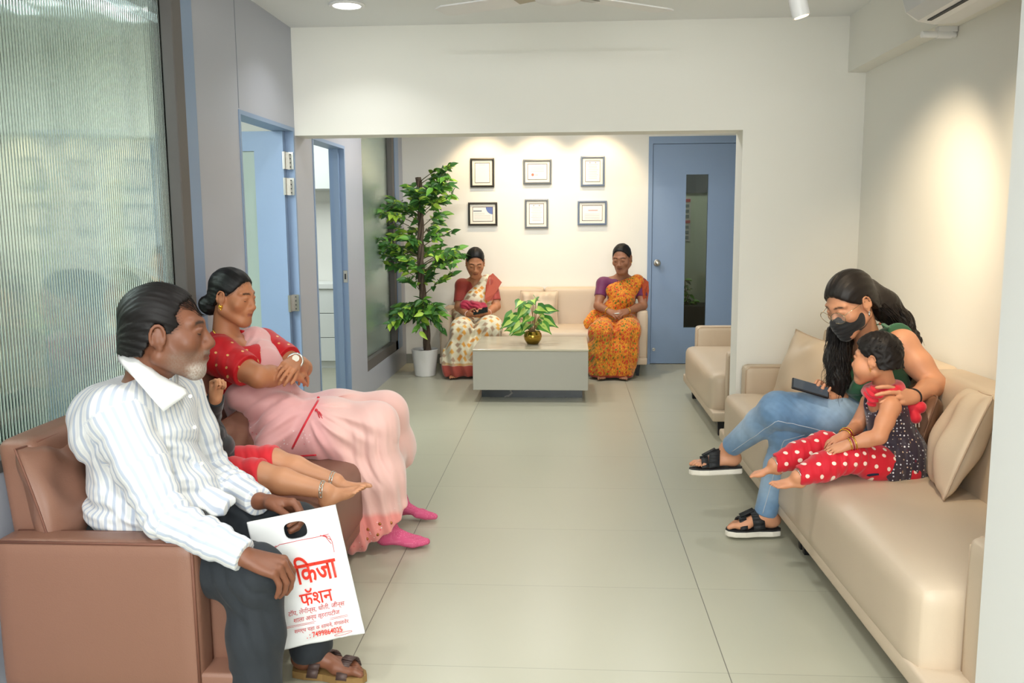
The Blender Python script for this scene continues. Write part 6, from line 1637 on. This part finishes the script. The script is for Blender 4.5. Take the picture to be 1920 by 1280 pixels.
    for a_, k_ in ((anN, knN), (anF, knF)):
        mb = MB(); d = nrm(a_-k_); ring(mb, a_-d*.002, d, .0285, .0026); mb.build('anklet', M_silver, root, smooth=True)
toddler()
# ------------------------------------------------------------------ the two women on the far sofa
def seated_front(cfg):
    """a woman in a sari seated facing the room"""
    root = thing('person', cfg['label'], 'person', cfg['root'])
    H = Head(cfg['head'], cfg['fwd'], (0, .1, 1), cfg.get('sc', 1.)); rs = .0062
    H.hl = [(-.06, -.05), (-.02, -.034), (.0, -.024), (.015, .016), (.04, .038), (.07, .050), (.095, .060), (.12, .070), (.135, .076)]
    b = S(.0050, .02); H.skin(b, nose=1., fat=.7); nb = cfg['nb']; H.neck(b, nb, .048, .055)
    chest, hip = cfg['chest'], cfg['hip']; b.cone(nb-V3(0, 0, .03), chest, .07, .11, .04); b.cone(chest, hip, .11, .13, .04)
    for sd in 'RL':
        sh, el, wr, hd = cfg['sh'+sd], cfg['el'+sd], cfg['wr'+sd], cfg['hd'+sd]
        b.cone(nb, sh, .045, .052, .03); b.chain([sh, (sh+el)/2, el], [.050, .047, .038], .02); b.chain([el, el+(wr-el)*.4, wr], [.038, .036, .025], .015)
        hand(b, wr, hd-wr, cfg['hn'+sd], 1 if sd == 'L' else -1, [(.5, .6, .4)]*4, .90, thumb=(.5, .4), spread=.06)
    kn, an = cfg['kn'], cfg['an']
    for k_, a_, g in ((kn[0], an[0], -.08), (kn[1], an[1], .08)): b.chain([hip+V3(g, 0, -.02), k_, a_], [.075, .055, .035], .03)
    for a_, s_ in zip(an, (1, -1)): foot(b, a_, (s_*-.05, -1, 0), side=s_, sc=.92)
    sdf_obj('body', b, M_skin, root, skincol(H, cfg['skin'], lip=cfg['lip'], browth=1.05))
    
    H.lashes(root, r=.0024)
    MB().ball(H.w(0, .0905, .032), .0035, 2).build('bindi', pm('bindi', (170, 20, 40), .5), root)
    h = S(.0052, .004); haircap(h, H, H.hl, th=.0075, nape=-.05, rag=.0015)
    h.ell(H.w(0, -.13, .015), (.045, .045, .045), k=.01); h.warp(strand_warp(H, .0012, .008)); sdf_obj('hair', h, HAIR_BLACK, root)
    mb = MB(); f = H.A[1]
    for g in (1, -1): mb.ball(H.w(g*.085, -.003, -.038), .0055, 2)
    mb.build('earring', M_gold, root, smooth=True)
    mb = MB(); pts = [nb+np.array([.060*sin(q), -.058*cos(q)-.01, .025-.055*(.5+.5*cos(q))]) for q in np.linspace(-2.2, 2.2, 24)]; mb.tube(pts, .0028, 6); mb.build('necklace', M_gold if cfg['gold'] else pm('black_beads', (30, 26, 26), .4), root, smooth=True)
    for sd in 'RL':
        d = nrm(cfg['wr'+sd]-cfg['el'+sd]); mb = MB(); ring(mb, cfg['wr'+sd]-d*.006, d, .029, .004); mb.build('bangle', cfg['bangle'], root, smooth=True)
    # blouse
    s = S(.0058, .03); s.cone(nb-V3(0, 0, .06), chest, .092, .125, k=.04); s.cone(chest, chest+(hip-chest)*.35, .125, .12, k=.04)
    for sd in 'RL':
        sh, el = cfg['sh'+sd], cfg['el'+sd]; e = sh+(el-sh)*cfg['sleeve']; s.cone(nb-V3(0, 0, .03), sh, .052, .062, .03); s.chain([sh, e], [.064, .056], .02); d = nrm(el-sh); s.cutin(e+d*.01, d, e-.08+d*.05, e+.08+d*.08)
    s.cone(H.w(0, -.02, -.03), nb, .052, .060, k=.01, op='sub'); s.cone(nb+V3(0, -.075, .03), nb+V3(0, -.11, -.075), .055, .030, k=.012, op='sub')
    sdf_obj('blouse', s, cfg['blouse'], root)
    # sari
    t = S(.0062, .03); L = cfg['shL']
    t.cone(chest+(hip-chest)*.35, hip, .130, .150, k=.05); F_ = V3(.01, -.088, -.015); t.cone(cfg['hipside'], chest+F_, .090, .088, k=.04, flat=((0, 1, 0), .85)); t.cone(chest+(hip-chest)*.4+V3(0, -.03, 0), chest+F_, .11, .09, k=.04); t.cone(chest+F_, L+V3(-.035, -.045, .028), .090, .060, k=.03, flat=((0, 1, 0), .8)); t.cone(L+V3(-.035, -.03, .030), L+V3(-.03, .09, -.03), .060, .045, k=.03)
    for q in cfg.get('drape', []): t.cone(q[0], q[1], q[2], q[3], k=.03, flat=((0, 1, 0), .5))
    for k_, a_, g in ((kn[0], an[0], -.07), (kn[1], an[1], .07)):
        t.chain([hip+V3(g, 0, -.02), k_], [.120, .100], .06); t.chain([k_, (k_+a_)/2, a_+V3(0, -.02, .0)], [.098, .105, cfg['flare']], .06)
    t.cone((hip+kn[0])/2, (hip+kn[1])/2, .10, .10, k=.06); t.cone((kn[0]+an[0])/2, (kn[1]+an[1])/2, .10, .10, k=.07); t.cone(an[0]+V3(0, -.03, .03), an[1]+V3(0, -.03, .03), .09, .09, k=.06)
    t.cone(H.w(0, -.02, -.05), nb, .05, .056, k=.01, op='sub')
    t.cut(V3(0, 0, .022), (0, 0, -1))
    t.warp(lambda p: -cfg['pleat']*sstep(.56-p[:, 2], 0, .15)*np.sin(p[:, 0]*cfg['pf']+2.2*np.sin(p[:, 2]*7)+p[:, 2]*4)); t.wr(kn[0]+V3(.1, .1, .06), (.2, .18, .12), (.3, .6, .7), .07, .007, 0, 1.4); dd = nrm(L-cfg['hipside']); t.wr((L+cfg['hipside'])/2, (.16, .14, .18), np.cross(dd, [0, 1, 0]), .042, .004, 0, .4)
    V, Q = t.surf(2); me = np_mesh('sari', V, Q); col = cfg['col'](V); set_col(me, col[0]); set_f(me, 'motif', col[1]); U = V[:, 0]+V[:, 1]*.35; set_f(me, 'cu', U); set_f(me, 'cv', V[:, 2]+V[:, 1]*.8)
    sa = link_mesh('sari', me, cfg['sari'], root)
    fl = cfg['flap']; n = len(fl); mb = MB(); mb.prism(fl, (0, .006, 0)); mb.build('pallu', cfg['flapmat'], root)
    return root, H, sa
Yb = 8.12
M_cream = pm('cream_sari', (232, 222, 190), .7, attr='col', sheen=.2); spots(M_cream, 17, .27, [(222, 160, 66), (170, 140, 112), (228, 172, 80), (186, 156, 128), (224, 150, 60)], rand=.62, metric='MANHATTAN', soft=.24, mask='motif', uv=True, stretch=(1, .9, 1))
def cream_col(V):
    c = np.tile(srgb((234, 225, 196)), (len(V), 1)); m_ = np.ones(len(V))
    bd = sstep(.135-V[:, 2], 0, .012); dr = sstep(V[:, 0]-(-.745), 0, .03)*sstep(V[:, 2]-.66, 0, .03); rust = np.clip(bd+dr, 0, 1)
    c = mixc(c, srgb((168, 74, 62)), rust); ed = sstep(.012-np.abs(V[:, 2]-.14), 0, .006); c = mixc(c, srgb((206, 160, 90)), ed*.8)
    return c, m_*(1-rust)
root, H, sa = seated_front(dict(
    label='woman in a cream sari and rust blouse looking at a phone beside the ficus', root=(-.86, 8.0, 0), head=P(891, 492, Y=8.04), fwd=(.12, -.86, -.52), skin=(182, 124, 90), lip=(130, 60, 56), gold=False, bangle=pm('white_bangle', (226, 190, 180), .4),
    nb=P(893, 527, Y=8.20), chest=P(893, 556, Y=8.20), hip=P(893, 606, Y=8.26), shR=P(866, 535, Y=8.20), shL=P(921, 533, Y=8.20), elR=P(860, 576, Y=8.10), elL=P(931, 574, Y=8.10), wrR=P(878, 589, Y=7.93), wrL=P(915, 586, Y=7.93),
    hdR=P(893, 592, Y=7.86), hdL=P(900, 592, Y=7.86), hnR=(-.3, -.5, -.8), hnL=(.3, -.5, -.8), kn=(P(866, 618, Y=7.80), P(920, 614, Y=7.80)), an=(P(855, 697, Y=7.86)*[1, 1, 0]+V3(0, 0, .085), P(905, 700, Y=7.86)*[1, 1, 0]+V3(0, 0, .085)),
    sleeve=.72, blouse=pm('rust_blouse', (160, 58, 50), .6, sheen=.2, vary=(60, .06)), hipside=P(868, 590, Y=8.14), flare=.125, pleat=.015, pf=62, sari=M_cream, col=cream_col, flapmat=pm('rust_pallu', (178, 84, 66), .65), flap=[P(916, 518, Y=8.10), P(924, 512, Y=8.14), P(941, 529, Y=8.14), P(930, 548, Y=8.10), P(916, 566, Y=8.04), P(909, 560, Y=8.02), P(911, 535, Y=8.04)], drape=[(P(912, 528, Y=8.12), P(916, 560, Y=8.08), .05, .045)]))
s = S(.006, .02); s.cone(P(872, 572, Y=8.02), P(905, 576, Y=8.00), .05, .045, k=.02); s.cone(P(888, 572, Y=7.98), P(905, 582, Y=7.92), .03, .02); s.wr(P(888, 574, Y=7.98), .1, (.4, 0, 1), .03, .008)
sdf_obj('pallu_end', s, pm('magenta_cloth', (176, 34, 66), .6, sheen=.3), root)
ph = thing('phone', 'dark phone held in both hands by the woman in the cream sari', 'phone', P(900, 583, Y=7.84))
c = P(901, 583, Y=7.84); M = Matrix.Translation(Vector(c)) @ Matrix.Rotation(radians(-12), 4, 'Y') @ Matrix.Rotation(radians(35), 4, 'X')
t2 = bmesh.new(); bmesh.ops.create_cube(t2, size=1); bmesh.ops.scale(t2, vec=(.135, .068, .010), verts=t2.verts); bmesh.ops.bevel(t2, geom=t2.edges[:], offset=.003, segments=2, affect='EDGES'); MB().merge(t2, M).build('case', pm('dark_green_case', (34, 46, 44), .4), ph)
t2 = bmesh.new(); bmesh.ops.create_cube(t2, size=1); bmesh.ops.scale(t2, vec=(.125, .060, .001), verts=t2.verts); MB().merge(t2, M @ Matrix.Translation((0, 0, .0055))).build('screen', pm('dark_screen', (28, 34, 36), .1), ph)

M_or = pm('orange_print_sari', (216, 120, 24), .7, attr='col', sheen=.2); spots(M_or, 58, .34, [(206, 56, 26), (232, 160, 40), (96, 116, 30), (214, 72, 24), (236, 140, 30)], rand=.9, soft=.08, uv=True, mask='motif', stretch=(1, .7, 1)); spots(M_or, 90, .17, [(80, 104, 28), (190, 40, 30)], rand=1, soft=.08, uv=True, mask='motif')
def or_col(V):
    c = np.tile(srgb((220, 132, 26)), (len(V), 1)); lm = sstep(.20-np.abs(V[:, 0]-.24), 0, .1)*sstep(.5-V[:, 2], 0, .1); c = mixc(c, srgb((178, 132, 34)), lm*.6)
    e = sstep(.05-V[:, 2], 0, .01); c = mixc(c, srgb((150, 44, 40)), e); return c, 1-e
root, H, sa = seated_front(dict(
    label='woman in an orange printed sari and purple blouse seated near the blue door', root=(.44, 8.0, 0), head=P(1166, 485, Y=8.06), fwd=(-.30, -.90, -.30), skin=(150, 102, 76), lip=(110, 54, 52), gold=False, bangle=M_gold,
    nb=P(1166, 522, Y=8.20), chest=P(1166, 553, Y=8.20), hip=P(1164, 603, Y=8.26), shR=P(1131, 532, Y=8.20), shL=P(1201, 533, Y=8.20), elR=P(1121, 573, Y=8.08), elL=P(1206, 573, Y=8.10), wrR=P(1141, 583, Y=7.92), wrL=P(1176, 583, Y=7.92),
    hdR=P(1156, 589, Y=7.84), hdL=P(1160, 587, Y=7.84), hnR=(-.2, -.6, .7), hnL=(.2, -.6, .7), kn=(P(1128, 622, Y=7.78), P(1178, 620, Y=7.78)), an=(P(1128, 705, Y=7.84)*[1, 1, 0]+V3(0, 0, .085), P(1166, 703, Y=7.84)*[1, 1, 0]+V3(0, 0, .085)),
    sleeve=.55, blouse=pm('purple_blouse', (98, 26, 78), .6, sheen=.2, vary=(60, .06)), hipside=P(1138, 590, Y=8.14), flare=.115, pleat=.007, pf=70, sari=M_or, col=or_col, flapmat=pm('orange_border', (176, 74, 40), .65, vary=(90, .2)), flap=[P(1203, 520, Y=8.12), P(1216, 528, Y=8.16), P(1217, 545, Y=8.14), P(1213, 572, Y=8.10), P(1206, 574, Y=8.08), P(1208, 545, Y=8.08)], drape=[(P(1150, 545, Y=8.10), P(1190, 530, Y=8.12), .07, .06), (P(1115, 590, Y=8.12), P(1100, 606, Y=8.02), .05, .04)]))
mb = MB(); c = P(1157, 588, Y=7.80); mb.tube([c+V3(-.02, 0, 0), c+V3(.02, -.01, .004)], .008, 8); k = mb.build('keys', M_silver, root)
bpy.context.view_layer.update()
